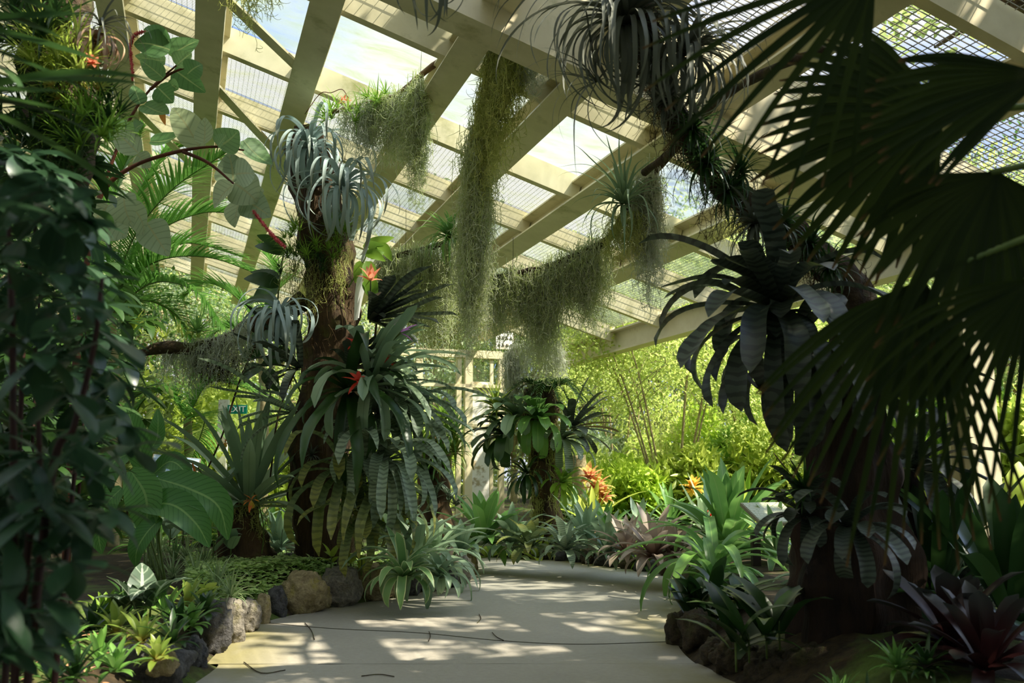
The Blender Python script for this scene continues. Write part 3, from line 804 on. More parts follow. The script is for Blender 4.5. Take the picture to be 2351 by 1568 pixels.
B_ = [ # label, px, N, L, W, mat, axis, th, droop, flower
 ('dark banded bromeliad reaching sideways below the bleached leaf', (850, 740), 20, 165, 30, 'dark_band', (.85, .45, -.2), (.1, 1.0), (.1, .9), ('coral', 110, 9, (.1, 1., -.7))),
 ('banded bromeliad with a scarlet flower high on the trunk', (800, 850), 16, 130, 26, 'dark_band', (.6, .5, -.4), (.1, 1.1), (.2, 1.2), ('red', 120, 12, (.35, .45, -1.))),
 ('grey bromeliad with a violet tipped flower on the path side of the trunk', (850, 830), 18, 135, 24, 'grey_green', (.8, .35, -.3), (.1, 1.1), (.2, 1.1), ('violet', 130, 6, (.7, .5, -.7))),
 ('arching grey green bromeliad above the hanging strap leaves', (850, 890), 24, 200, 30, 'grey_green', (.5, .6, -.6), (.2, 1.4), (.7, 2.2), ('red', 110, 9, (-.1, .05, -1.))),
 ('banded bromeliad leaning over the path at mid trunk', (900, 900), 18, 150, 28, 'grey_band', (.85, .3, -.3), (.15, 1.2), (.5, 1.9), ('red', 110, 8, (.2, .55, -.9))),
 ('dark bromeliad stretching toward the EXIT sign side', (690, 850), 10, 130, 22, 'dark_band', (-.7, .5, -.4), (.1, 1.2), (.3, 1.3), None),
 ('broad dark bromeliad spreading behind the upright one at the trunk foot', (680, 950), 9, 170, 32, 'grey_band', (-.85, .4, -.2), (.1, .9), (.1, .8), None),
 ('long leaved bromeliad hanging in front of the bare trunk', (800, 900), 14, 240, 32, 'deep', (.0, .2, -.9), (.3, 1.3), (1.2, 2.4), None),
 ('strap leaved bromeliad drooping below the arching grey green one', (880, 950), 22, 220, 30, 'grey_band', (.5, .2, -.7), (.2, 1.4), (1.2, 2.6), None),
 ('banded bromeliad whose leaves hang toward the far planting', (940, 940), 16, 180, 28, 'grey_band', (.8, .1, -.2), (.15, 1.2), (.8, 2.2), None),
 ('grey banded bromeliad folded over at the middle of the lower trunk', (830, 1040), 20, 190, 30, 'grey_band', (.4, .5, -.7), (.1, 1.4), (1.0, 2.7), None),
 ('hanging banded bromeliad over the mossy kerb rocks', (905, 1060), 22, 230, 30, 'grey_band', (.55, .2, -.6), (.2, 1.4), (1.4, 2.7), None),
 ('yellow tinged bromeliad hanging low on the trunk', (790, 1090), 16, 200, 30, 'olive_band', (.1, .2, -.9), (.2, 1.3), (1.3, 2.7), None),
 ('olive bromeliad with dangling dried tips by the ground cover', (870, 1130), 18, 190, 28, 'olive_band', (.4, .1, -.8), (.2, 1.4), (1.4, 2.7), None),
 ('sunlit yellow green bromeliad lowest on the trunk', (830, 1190), 16, 130, 28, 'olive_band', (.2, .4, -.8), (.2, 1.4), (.9, 2.4), None),
]
for i, (lb, px, N, L, W, mt, ax, th, dr, fl) in enumerate(B_):
    if px[0] > 870: px, L = (px[0] - 22, px[1]), L * .85
    brom('banded_bromeliad' if 'band' in mt else 'strap_bromeliad', lb, px, 8.35 - .12 * (i % 4), N, L * 1.08, W * .8, mt, ax, th, dr, flower=fl, grp=g1, lv=.4, wave=.2, fold=.5, prof='strap' if i % 3 == 1 else 'blunt')
mb = MB(); straps(mb, [P(818, 735, 8.4), P(822, 730, 8.42)], [1.0, -.6], [1.5, 1.45], [.46, .38], [.075, .06], [.1, .3], prof='blunt', n=8); solo('dead_leaf', 'bleached white dead leaf standing up from the trunk', 'leaf', mb, M['paleleaf'], P(818, 735, 8.4))
brom('small_air_plant', 'small pale air plant on the bare shaded face of the trunk', (716, 1045), 8.35, 26, 44, 5, 'silver_dim', (0, .5, -.8), (.1, 1.5), (.3, 1.3), prof='taper', n=6, cat='air plant')

def leafpx(mb, a, b, w, d, bend=.2, prof='ovate', fold=.22, dz=0., roll=0., n=8, rip=.0):
    """One broad leaf from picture point a to tip b, w pixels wide, facing the eye more or less."""
    A, B = P(a[0], a[1], d), P(b[0], b[1], d + dz)
    t = np.linspace(0, 1, n + 1)[:, None]; L = np.linalg.norm(B - A); ax = nrm(B - A)
    eye = nrm(np.array([0, -1, .15])); s = nrm(np.cross(ax, eye)); nr = np.cross(s, ax)
    s, nr = s * math.cos(roll) + nr * math.sin(roll), nr * math.cos(roll) - s * math.sin(roll)
    p = A + (B - A) * t + nr * (np.sin(np.pi * t) * bend * L) - UPV * (t ** 2 - t) * 0
    if rip: p = p + nr * np.sin(t * 25) * rip * L
    ribbons(mb, p[None], np.repeat(s[None, None], n + 1, 1), np.repeat(nr[None, None], n + 1, 1), (w * PX(d) * PROF[prof](t[:, 0]))[None], fold)

# glossy climber leaves on the trunk
t = thing('arrow_leaf_climber', 'glossy green climber with pointed leaves behind the bleached leaf', 'climber', P(850, 640, 8.3))
mb = MB()
for a, b, w, dd in (((845, 600), (852, 690), 34, 8.2), ((850, 590), (882, 580), 26, 8.5), ((840, 580), (885, 600), 26, 8.45), ((840, 565), (895, 575), 30, 8.6), ((835, 570), (905, 545), 28, 8.7), ((845, 640), (862, 695), 36, 8.25), ((870, 560), (900, 600), 26, 8.6), ((830, 600), (815, 650), 24, 8.5)):
    leafpx(mb, a, b, w, dd, bend=U(.05, .3), roll=U(-.6, .6))
part('foliage', mb, M['bright'], t)
mb = MB(); tube(mb, path_px([(800, 660), (835, 600), (845, 570)], 8.5), .008, n=10, k=6); part('stem', mb, M['greenstem'], t)
t = thing('arrow_leaf_climber', 'dark glossy climber leaves fanned out above the side arm', 'climber', P(610, 660, 9.0))
mb = MB()
for a, b, w in (((640, 655), (560, 640), 36), ((640, 660), (580, 690), 40), ((655, 560), (590, 540), 28), ((655, 580), (585, 565), 26), ((640, 640), (575, 625), 34), ((640, 690), (545, 705), 30), ((625, 720), (560, 730), 30), ((640, 760), (570, 800), 40), ((600, 840), (560, 880), 40), ((610, 850), (640, 900), 36), ((600, 790), (550, 830), 36), ((660, 800), (600, 840), 36)):
    leafpx(mb, a, b, w, 9.0 + U(-.2, .2), bend=U(.05, .3), roll=U(-.8, .8))
part('foliage', mb, M['deep'], t)
mb = MB(); tube(mb, path_px([(690, 900), (640, 780), (640, 660), (655, 560)], 9.), .01, n=20, k=6); part('stem', mb, M['greenstem'], t)

# beard moss and small orchids on the side arm
mb = MB(); N = 330
x = U(372, 568, N); y = np.interp(x, [370, 460, 540, 570], [800, 800, 778, 750]); R = P(x, y - U(0, 26, N), 8.28 + U(-.08, .08, N))
moss(mb, R, np.where(x > 430, U(.15, .5, N), U(.1, .38, N)), rad=.0028, curl=.03, dens=26, csize=.07)
solo('beard_moss', 'grey beard moss draped over the side arm of the trunk', 'moss', mb, M['mossgrey'], P(470, 800, 8.3), kind='stuff')
mb = MB(); N = 170; x = U(450, 545, N); R = P(x, U(815, 850, N), 8.3); moss(mb, R, U(.06, .2, N), rad=.0026, dens=22); solo('beard_moss', 'brown lower fringe of moss under the side arm', 'moss', mb, M['root'], P(510, 850, 8.3), kind='stuff')
brom('small_air_plant', 'spiky green air plant perched on the mossy side arm', (452, 765), 8.25, 34, 62, 8, 'green', (.1, 1, -.3), (.1, 1.4), (.2, .9), prof='taper', n=6, cat='air plant')
brom('small_air_plant', 'pale cream air plant at the tip of the side arm', (305, 758), 8.1, 30, 58, 9, 'lime', (0, 1, -.3), (.1, 1.4), (.3, 1.1), prof='taper', n=6, cat='air plant')
grassy('tussock_orchid', 'low yellow green orchid tuft trailing from the side arm', (400, 775), 8.2, 55, 12, 12, .14, .014, 'lime', N=9)

# ------------------------------------------------------------------ bromeliad giant on a stump, orchids, ribbed leaves
t = thing('mossy_stump', 'short mossy stump carrying the big upright bromeliad', 'stump', GP(560, 1285, 8.4))
mb = MB(); tube(mb, [GP(560, 1285, 8.5) - UPV * .1, P(562, 1240, 8.5), P(555, 1190, 8.5), P(560, 1150, 8.5)], [.26, .2, .17, .12], n=20, k=18, rough=.5, freq=7); part('trunk', mb, M['trunk'], t)
mb = MB(); R = P(U(500, 620, 120), U(1140, 1200, 120), 8.35); moss(mb, R, U(.08, .3, 120), rad=.002, dens=24, csize=.05); part('moss', mb, M['mossolive'], t, kind='stuff')
mb = MB(); c = P(570, 1165, 8.45)
rosette(mb, c, dirpx((0, 1, -.05)), 40, 1.12, .10, (.1, 1.5), (.05, .8), prof='strap', fold=.45, n=10, wave=.05, lv=.2, pw=1.6)
solo('giant_bromeliad', 'large upright bromeliad with long stiff grey green leaves on the mossy stump', 'bromeliad', mb, M['grey_green'], c)
def orchid(label, px, d, s):
    c = P(px[0], px[1], d); t = thing('spider_orchid', label, 'orchid flower', c, 'orange orchid flowers')
    mb = MB(); rosette(mb, c, dirpx((0, .2, -1)), 6, s * PX(d), s * .3 * PX(d), (.9, 1.4), (.2, .8), prof='lance', n=7, wave=.3, fold=.3); part('petal', mb, M['orange'], t)
    mb = MB(); leafpx(mb, px, (px[0] + s * .15, px[1] + s * .75), s * .45, d - .02, bend=.1, prof='obov'); part('lip', mb, M['croton'], t)
    mb = MB(); tube(mb, [c, c + [0, .1, .05], c + [.05, .25, -.25], c + [.0, .35, -.6]], .006, n=10, k=5); part('flower_stalk', mb, M['greenstem'], t)
orchid('orange spider orchid in front of the upright bromeliad base', (577, 1148), 8.0, 26)
orchid('orange spider orchid beside the ribbed leaf near the pale panel', (447, 1090), 7.6, 25)
orchid('small orange orchid bud between the upright bromeliad leaves', (517, 1015), 8.3, 16)

t = thing('ribbed_leaf_plant', 'lush plant with large ribbed paddle leaves folding over the orchids', 'plant', GP(370, 1290, 6.8))
RL = [([(360, 1098), (440, 1122), (508, 1160), (528, 1238)], 78, 6.85), ([(320, 1160), (400, 1158), (458, 1200), (486, 1255)], 74, 6.75), ([(300, 1080), (338, 1130), (348, 1180), (338, 1246)], 86, 6.8), ([(335, 1100), (328, 1030), (312, 970), (296, 925)], 58, 7.0), ([(350, 1090), (395, 1060), (430, 1080), (450, 1130)], 46, 7.1), ([(300, 1040), (270, 1060), (250, 1110), (245, 1170)], 62, 7.), ([(340, 1040), (365, 1010), (372, 980), (368, 940)], 44, 7.2), ([(280, 1120), (250, 1160), (238, 1220), (240, 1270)], 62, 6.9), ([(320, 1010), (285, 990), (258, 1000), (235, 1040)], 44, 7.2), ([(370, 1190), (345, 1220), (325, 1260), (318, 1300)], 50, 6.7)]
for pts, w, d in RL:
    mb = MB(); p = spline(path_px(pts, d) + np.array([[0, 0, 0], [0, -.05, 0], [0, -.08, 0], [0, -.05, 0]]), 16); tg = nrm(np.gradient(p, axis=0)); eye = nrm(np.array([U(-.3, .3), -1, .5]))
    sd2 = nrm(np.cross(tg, eye)); nn = np.cross(sd2, tg); tt_ = np.linspace(0, 1, 17)
    ribbons(mb, p[None], sd2[None], nn[None], (w * PX(d) * PROF['lance'](tt_))[None], .3); part('leaf', mb, M['pinnate'], t)
RL = [(p[0], p[-1], w, d) for p, w, d in RL]
mb = MB()
for a, b, w, d in RL:
    tube(mb, [GP(360 + U(-30, 30), 1290, 6.9), P((a[0] + 360) / 2, (a[1] + 1290) / 2, d + .1), P(a[0], a[1], d)], .008, n=8, k=5)
part('stem', mb, M['greenstem'], t)

def leafy(name, label, pts, mat, d, cat='plant', grp=None, n=5, Lp=(26, 44), prof='ovate', wr=.5, stem='greenstem'):
    """Small upright plant of broad leaves rising from pts (picture column, picture row of its base)."""
    t = thing(name, label, cat, GP(pts[0][0], pts[0][1], d), grp); mb = MB(); sm = MB()
    for (x, y) in pts:
        g = P(x, y, d)
        for i in range(n):
            a = U(0, 6.28); L = U(*Lp) * PX(d)
            b = g + np.array([math.cos(a), math.sin(a), 0]) * .02 + UPV * U(0, .1)
            straps(mb, b, a, U(.5, 1.3), L, L * wr, U(.4, 1.4), prof=prof, n=6, fold=.25)
        sm = MB(); tube(sm, [g - UPV * .05, g + UPV * .05, g + UPV * .1], .006, n=4, k=5); part('stem', sm, M[stem], t)
    part('foliage', mb, M[mat], t); return t
leafy('wax_leaf_orchid', 'blue green broad leaved orchid at the foot of the mossy stump', [(490, 1268), (530, 1262), (420, 1235), (390, 1240)], 'grey_green', 7.9, n=4, Lp=(60, 85), wr=.42)
leafy('wax_leaf_orchid', 'blue green orchid leaves perched halfway up the mossy stump', [(512, 1125), (505, 1135)], 'grey_green', 8.2, n=3, Lp=(40, 60), wr=.5)
# ------------------------------------------------------------------ hanging branches with curtains of air moss
def hung(name, label, pts, rad, d, mat, wires=(), curtains=None, cat='branch'):
    p = path_px(pts, d); t = thing(name, label, cat, p[len(p) // 2])
    mb = MB(); tube(mb, p, rad, n=len(p) * 8, k=10, rough=.35, freq=12); part('limb', mb, M[mat], t)
    for (x, y, dd, x2, y2) in wires:
        w = MB(); tube(w, [P(x, y, dd), P((x + x2) / 2 + 1, (y + y2) / 2, dd), P(x2, y2, dd)], .0022, n=6, k=5); part('wire', w, M['hole'], t)
    return t
def curtain(label, pts, d, N, L, mat='mossgreen', rad=.0027, dens=21, jx=.05, jz=.06, cat='moss', csize=.085, curl=.035, spread=.03, name='air_moss'):
    """Moss hanging from the polyline pts; L gives lengths in picture pixels along it."""
    p = spline(path_px(pts, d), 200); u = RNG.random(N); i = (u * 199).astype(int)
    K = max(4, N // 45); N = int(N * 1.05)
    uk = np.sort(RNG.random(K)); lk = U(.62, 1.08, K); k_ = RNG.integers(0, K, N)        # the strands gather in tassels
    u = np.clip(np.where(RNG.random(N) < .72, uk[k_] + RNG.normal(0, .35 / K, N), RNG.random(N)), 0, 1); i = (u * 199).astype(int)
    R = p[i] + RNG.normal(size=(N, 3)) * [jx * .6, jx, jz]
    l = np.interp(u, np.linspace(0, 1, len(L)), L) * PX(d) * lk[k_] * U(.3, 1.05, N)
    mb = MB(); moss(mb, R, l, rad, curl, 12, dens, csize, spread)
    return solo(name, label, cat, mb, M[mat], p[100], kind='stuff')
hung('hanging_branch', 'thick mossy bough hung across the path below the roof panes', [(1105, 642, 7.9), (1180, 630, 7.8), (1270, 610, 7.7), (1340, 580, 7.6), (1400, 545, 7.5), (1440, 480, 7.4), (1490, 410, 7.3), (1540, 350, 7.2), (1575, 290, 7.1)], [.02, .03, .035, .035, .035, .04, .035, .03, .03], 7.5, 'bark', [(1176, 630, 7.8, 1178, 545), (1535, 360, 7.2, 1537, 260)])
curtain('wide curtain of green air moss on the thick bough, between bough tip and bend', [(1115, 640, 7.9), (1180, 630, 7.8), (1270, 612, 7.7)], 7.8, 420, [60, 210, 110, 190, 230, 250])
curtain('longest green air moss in the middle of the thick bough', [(1190, 640, 7.78), (1230, 640, 7.75), (1275, 615, 7.7)], 7.75, 260, [215, 245, 260, 220], spread=.02)
curtain('broad air moss curtain under the rising part of the thick bough', [(1270, 612, 7.7), (1340, 582, 7.6), (1410, 540, 7.5)], 7.6, 560, [200, 165, 170, 185, 205, 190])
curtain('air moss tassel hanging from the upper end of the thick bough', [(1455, 430, 7.3), (1485, 410, 7.3), (1510, 395, 7.3)], 7.3, 330, [200, 300, 340, 330, 150], mat='mossgrey', jx=.06)
curtain('thin loose moss strands past the end of the thick bough', [(1545, 520, 7.1), (1660, 500, 6.8), (1720, 520, 6.6)], 6.9, 46, [70, 110, 90, 60], mat='mossolive', rad=.0016, dens=16)
def air(label, px, d, N, L, W, mat='grey_green', ax=(0, .7, -.4), droop=(.8, 2.4), th=(.1, 1.5), **k):
    return brom('thread_leaf_air_plant', label, px, d, N, L, W, mat, ax, th, droop, prof='taper', n=14, cat='air plant', wave=.2, lv=.35, **k)
air('spidery air plant seated at the bend of the thick bough', (1432, 470), 7.15, 46, 165, 11, mat='grey_green', ax=(-.15, .6, -.5), droop=(.6, 2.8))
mb = MB(); R = P(U(1395, 1470, 240), U(480, 540, 240), 7.2 + U(-.1, .1, 240)); moss(mb, R, U(.1, .32, 240), rad=.002, dens=26); solo('air_moss', 'tangled moss ball under the spidery air plant', 'moss', mb, M['mossolive'], P(1432, 520, 7.2), kind='stuff')
hung('hanging_branch', 'slim arched bough hung behind the tall moss column', [(865, 610, 9.2), (920, 585, 9.1), (985, 570, 9.), (1050, 545, 8.9), (1110, 520, 8.8)], [.02, .03, .03, .03, .02], 9., 'bark', [(930, 583, 9.1, 932, 480)])
curtain('green air moss curtain on the slim arched bough', [(865, 612, 9.2), (920, 587, 9.1), (985, 572, 9.), (1060, 545, 8.9)], 9., 760, [60, 190, 200, 225, 260, 275, 250], mat='mossgreen')
curtain('yellowish air moss fringe behind the tall moss column', [(930, 640, 9.6), (1010, 640, 9.6), (1100, 650, 9.6)], 9.6, 420, [150, 200, 175, 190, 150], mat='mossolive')
curtain('short air moss curtain at the trunk end of the slim arched bough', [(870, 600, 9.3), (900, 590, 9.3), (940, 580, 9.2)], 9.2, 260, [50, 120, 190], mat='mossgreen')
air('thin leaved air plant on the slim arched bough', (1035, 548), 8.7, 60, 100, 8, mat='green', ax=(-.2, .6, -.5), droop=(1., 2.6))
hung('bamboo_pole', 'weathered bamboo pole slung from a roof rafter', [(1018, 132, 7.55), (960, 178, 7.7), (905, 222, 7.9), (830, 240, 8.1), (745, 262, 8.3)], [.026, .024, .026, .022, .02], 8.5, 'bamboo', [(965, 172, 7.7, 968, 75), (1010, 135, 7.55, 1008, 92)], cat='pole')
curtain('bright air moss tassel at the raised end of the bamboo pole', [(945, 215, 7.75), (958, 195, 7.7), (972, 218, 7.7)], 7.7, 420, [210, 290, 230], jx=.045, spread=.035)
curtain('air moss curtain along the middle of the bamboo pole', [(862, 240, 8.0), (900, 228, 7.9), (945, 230, 7.75)], 7.9, 330, [150, 190, 210, 170])
curtain('loose air moss wisps at the low end of the bamboo pole', [(790, 258, 8.2), (830, 245, 8.1), (868, 240, 8.0)], 8.1, 250, [90, 150, 170, 140], mat='mossgrey')
grassy('tussock_orchid', 'green strappy orchid tuft at the low end of the bamboo pole', (785, 268), 8.15, 46, 20, 11, .19, .016, 'bright', N=14)
grassy('tussock_orchid', 'green strappy orchid tuft at the middle of the bamboo pole', (880, 228), 7.9, 40, 14, 8, .17, .015, 'bright', N=12)
mb = MB(); 
for p in ((790, 228), (798, 234), (783, 236)): rosette(mb, P(p[0], p[1], 8.1), dirpx((0, .3, -1)), 5, .04, .022, (.8, 1.4), (0, .5), prof='lance', n=4)
t = thing('orchid_spray', 'small coral orchid flowers on a wiry stem above the bamboo pole', 'orchid flower', P(790, 232, 8.1)); part('flower', mb, M['coral'], t)
mb = MB(); tube(mb, path_px([(700, 262), (735, 215), (760, 213), (785, 205), (800, 225)], 8.1), .004, n=16, k=5); part('flower_stalk', mb, M['redstem'], t)
# tall moss column
t = hung('hanging_branch', 'slim hanging vine hidden inside the tall moss column', [(1190, -60, 6.6), (1160, 60, 6.8), (1120, 180, 7.), (1090, 330, 7.2), (1085, 480, 7.3)], [.03, .035, .03, .03, .02], 7., 'bark')
curtain('tall column of air moss hanging in front of the roof panes, upper half', [(1185, -20, 6.6), (1160, 60, 6.8), (1120, 180, 7.), (1095, 330, 7.2)], 7., 900, [230, 300, 330, 300], jx=.055, jz=.1, mat='mossolive', spread=.03)
curtain('tall column of air moss reaching down past the thick bough, lower half', [(1100, 280, 7.2), (1092, 400, 7.25), (1086, 500, 7.3), (1082, 590, 7.35)], 7.3, 1000, [260, 330, 330, 270], jx=.085, jz=.08, spread=.03)
curtain('sunlit loose moss beside the top of the tall moss column', [(1165, 120, 6.8), (1190, 130, 6.8), (1235, 160, 6.8)], 6.8, 170, [60, 110, 60], mat='mossgrey', csize=.08, curl=.05)
curtain('dark moss strand hanging beside the tall moss column', [(1222, -30, 6.6), (1228, 0, 6.6)], 6.6, 60, [170, 190], mat='mossolive', jx=.03)
curtain('thin moss thread dangling to the lower pane edge', [(1190, 150, 6.8), (1193, 170, 6.8)], 6.8, 16, [230, 260], mat='mossolive', jx=.01, spread=.008)
# curly air plants by the roof girder
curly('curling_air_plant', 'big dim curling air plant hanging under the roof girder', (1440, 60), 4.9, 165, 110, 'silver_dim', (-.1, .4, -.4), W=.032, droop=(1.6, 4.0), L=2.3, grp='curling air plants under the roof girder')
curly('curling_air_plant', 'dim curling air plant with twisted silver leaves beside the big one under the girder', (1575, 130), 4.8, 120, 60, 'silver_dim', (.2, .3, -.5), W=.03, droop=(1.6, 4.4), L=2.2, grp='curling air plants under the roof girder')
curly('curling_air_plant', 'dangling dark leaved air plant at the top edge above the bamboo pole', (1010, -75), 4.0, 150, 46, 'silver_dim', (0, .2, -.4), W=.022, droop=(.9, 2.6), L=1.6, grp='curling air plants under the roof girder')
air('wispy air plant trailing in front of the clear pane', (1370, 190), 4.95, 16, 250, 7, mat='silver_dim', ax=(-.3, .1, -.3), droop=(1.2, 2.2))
curtain('dark moss beard hanging under the highest roof corner', [(520, -60, 5.5), (570, -50, 5.5), (640, -70, 5.5)], 5.5, 60, [90, 150, 110], mat='mossolive', dens=24)
# ------------------------------------------------------------------ kerb rocks
ORD = ['first', 'second', 'third', 'fourth', 'fifth', 'sixth', 'seventh', 'eighth', 'ninth', 'tenth', 'eleventh', 'twelfth', 'thirteenth', 'fourteenth', 'fifteenth', 'sixteenth', 'seventeenth', 'eighteenth', 'nineteenth', 'twentieth']
def ico(sub):
    import bmesh
    bm = bmesh.new(); bmesh.ops.create_icosphere(bm, subdivisions=sub, radius=1.)
    v = np.array([q.co[:] for q in bm.verts]); f = np.array([[q.index for q in p.verts] for p in bm.faces]); bm.free()
    return v, f
ICO = {k: ico(k) for k in (2, 3, 4)}
def rock(label, x, yb, w, h, mat, group, z=0., sub=4, cat='rock'):
    """A rock whose foot shows at picture (x, yb), w by h pixels."""
    b = G(x, yb, z); k = PX(b[1]); v, f = ICO[sub]; sd_ = RNG.uniform(-50, 50, 3)
    r = np.array([1 + .32 * mnoise.fractal(Vector(p * .9 + sd_), 1., 2., 3) + .20 * mnoise.fractal(Vector(p * 2.7 + sd_), 1., 2., 4) - .16 * abs(mnoise.noise(Vector(p * 1.9 - sd_))) + (.07 * mnoise.noise(Vector(p * 8 + sd_)) if sub > 3 else 0) for p in v])
    q = v * r[:, None]; q = np.sign(q) * np.abs(q) ** .9
    q = q * [w * k / 2, w * k / 2 * U(.75, 1.), h * k * .58] ; q[:, 2] = np.maximum(q[:, 2], -h * k * .5)
    c = b + [0, w * k * .3, h * k * .40]
    mb = MB(); mb.add(q + c, None, f)
    return solo('kerb_rock' if cat == 'rock' and 'edge' in label else 'rock', label, cat, mb, M[mat], b, group)
LR = [(300, 1600, 210, 110, 'rockdark'), (440, 1545, 62, 78, 'rockdark'), (475, 1502, 86, 112, 'rockdark'), (516, 1476, 74, 96, 'rockgrey'), (561, 1452, 54, 72, 'rockgrey'), (598, 1432, 38, 64, 'rockmoss'),
      (632, 1418, 46, 62, 'rockdark'), (692, 1408, 98, 82, 'rockmoss'), (738, 1398, 36, 50, 'rockmoss'), (770, 1394, 96, 84, 'rockgrey'), (850, 1380, 104, 76, 'rockmoss'), (898, 1372, 46, 56, 'rockmoss'),
      (938, 1368, 54, 62, 'rockdark'), (985, 1358, 60, 50, 'rockgrey'), (1024, 1350, 56, 56, 'rockdark'), (1058, 1340, 52, 60, 'rockgrey'), (1078, 1318, 34, 46, 'rockmoss')]
LK = {'rockdark': 'dark grey lava rock', 'rockgrey': 'pitted grey rock', 'rockmoss': 'yellow mossy rock', 'rockshade': 'brown mossy rock'}
for i, (x, y, w, h, m) in enumerate(LR):
    rock('%s, %s along the path edge by the tall trunk' % (LK[m], ORD[i]), x, y, w, h, m, 'rocks edging the path by the tall trunk')
rock('pale round mossy rock resting on the dark front rocks', 362, 1552, 74, 52, 'rockmoss', None, z=.12, cat='stone')
rock('small pale stone lying among the sunlit front bromeliads', 112, 1530, 28, 22, 'rockgrey', None, z=.25, sub=3, cat='stone')
rock('grey stone at the foot of the tall trunk behind the ground cover', 665, 1297, 60, 26, 'rockdark', None, z=.25, sub=3, cat='stone')
rock('small grey pebble stone on top of the mossy kerb by the trunk', 785, 1305, 28, 34, 'rockgrey', None, z=.28, sub=3, cat='stone')
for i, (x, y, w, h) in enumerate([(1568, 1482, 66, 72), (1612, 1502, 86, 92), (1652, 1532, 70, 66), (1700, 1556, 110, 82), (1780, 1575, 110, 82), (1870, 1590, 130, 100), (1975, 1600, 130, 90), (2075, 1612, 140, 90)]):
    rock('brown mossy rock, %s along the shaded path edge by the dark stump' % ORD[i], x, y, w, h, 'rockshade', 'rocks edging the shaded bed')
for i, x in enumerate(np.linspace(1165, 1535, 13)):
    y = np.interp(x, [1165, 1200, 1310, 1440, 1530], [1279, 1280, 1290, 1306, 1322])
    rock('low dark rock, %s along the far path edge from the end wall' % ORD[i], x, y, U(30, 42), U(22, 34), 'rockdark' if i % 3 else 'rockshade', 'rocks along the far path edge', sub=3)

# ------------------------------------------------------------------ ground cover and small plants of the near bed
mb = MB(); N = 5200
x = np.concatenate([U(430, 780, N), U(700, 900, 900)]); y = np.concatenate([U(1285, 1395, N), U(1282, 1320, 900)])
keep = (pdist(*G(x, y, .26)[:, :2].T) > .16) & (y < 1410 - np.abs(x - 560) * .05) & (y > 1286 + np.maximum(0, 520 - x) * .12); x, y = x[keep], y[keep]
p = G(x, y, .26); p[:, 2] = gz(p[:, 0], p[:, 1]) + U(.0, .09, len(p))
n_ = len(p); a = U(0, 6.28, n_)
for q in range(3):
    straps(mb, p, a + q * 2.1 + U(-.4, .4, n_), U(.1, .8, n_), U(.035, .06, n_), U(.028, .042, n_), U(.3, 1.2, n_), prof='ovate', n=3, fold=.2)
solo('ground_cover', 'soft low carpet of round leaved ground cover behind the mossy kerb', 'ground cover', mb, M['mint'], p.mean(0), kind='stuff')
g2 = 'striped grass tufts in the near bed'
for i, (x, y, L, lb) in enumerate([(450, 1335, 85, 'beside the ground cover'), (500, 1350, 80, 'hanging toward the pitted kerb rock'), (395, 1330, 80, 'below the ribbed leaves'), (350, 1310, 80, 'below the ribbed leaves and closer to the shrub'), (430, 1290, 70, 'before the mossy stump'), (370, 1270, 70, 'in front of the white stones'), (530, 1372, 70, 'at the very edge of the kerb'), (320, 1260, 70, 'in the shade by the tall shrub'), (470, 1310, 75, 'where ground cover and stump meet')]):
    b = G(x, y, .27); brom('striped_grass', 'cream striped grassy tuft ' + lb, b, b[1], 44, L, 5.5, 'spider', (0, 1, -.1), (.1, 1.4), (.3, 1.7), prof='grass', n=6, grp=g2, cat='grass tuft', lv=.35)
brom('striped_grass', 'pink striped upright tuft in front of the pale stones', G(400, 1290, .27), 8., 9, 66, 9, 'varieg', (0, 1, -.1), (.05, .6), (0, .3), prof='lance', n=6, cat='grass tuft')
def bed(label, x, y, L, W, mat, N=22, z=.27, name='bromeliad', grp=None, th=(.15, 1.4), droop=(.3, 1.5), prof='strap', **k):
    b = G(x, y, z); b[2] = max(b[2], float(gz(b[0], b[1])))
    return brom(name, label, b, b[1], N, L, W, mat, (0, 1, 0), th, droop, prof=prof, grp=grp, **k)
g3 = 'yellow green bromeliads by the front kerb'
for x, y, L, m, lb in [(325, 1480, 78, 'neo', 'sunlit yellow green bromeliad above the round mossy rock'), (265, 1455, 74, 'neo', 'sunlit bromeliad behind the one above the round mossy rock'), (395, 1480, 75, 'deep', 'deep green bromeliad leaning over the dark kerb rock'), (430, 1395, 66, 'neo', 'yellow green bromeliad on the second kerb bend'), (380, 1420, 70, 'green', 'green bromeliad between two yellow green ones'), (225, 1520, 74, 'green', 'green bromeliad beside the pale front stone'), (170, 1560, 84, 'deep', 'deep green bromeliad at the bottom edge under the shrub'), (265, 1545, 70, 'green', 'green bromeliad behind the biggest dark kerb rock'), (90, 1500, 72, 'bright', 'bright green bromeliad in the shade of the shrub'), (410, 1440, 62, 'deep', 'deep green bromeliad by the third kerb rock'), (330, 1400, 62, 'green', 'green bromeliad beneath the silver veined leaves'), (290, 1390, 60, 'deep', 'deep green bromeliad beneath the tall shrub leaves'), (40, 1555, 80, 'deep', 'deep green bromeliad in the darkest bottom corner'), (150, 1490, 70, 'green', 'green bromeliad between the tall shrub stems and the tan leaf litter'), (210, 1450, 66, 'deep', 'deep green bromeliad under the silver veined leaves, shrub side'), (240, 1420, 60, 'bright', 'bright bromeliad under the silver veined leaves, ground cover side'), (360, 1520, 66, 'neo', 'yellow green bromeliad directly over the biggest dark kerb rock'), (440, 1440, 58, 'green', 'green bromeliad tucked behind the fourth kerb rock'), (470, 1410, 56, 'deep', 'deep green bromeliad tucked behind the fifth kerb rock'), (120, 1568, 74, 'green', 'green bromeliad cut by the bottom edge of the view')]:
    bed(lb, x, y, L, 15, m, N=20, grp=g3, droop=(.3, 1.3), th=(.1, 1.45), name='bromeliad')
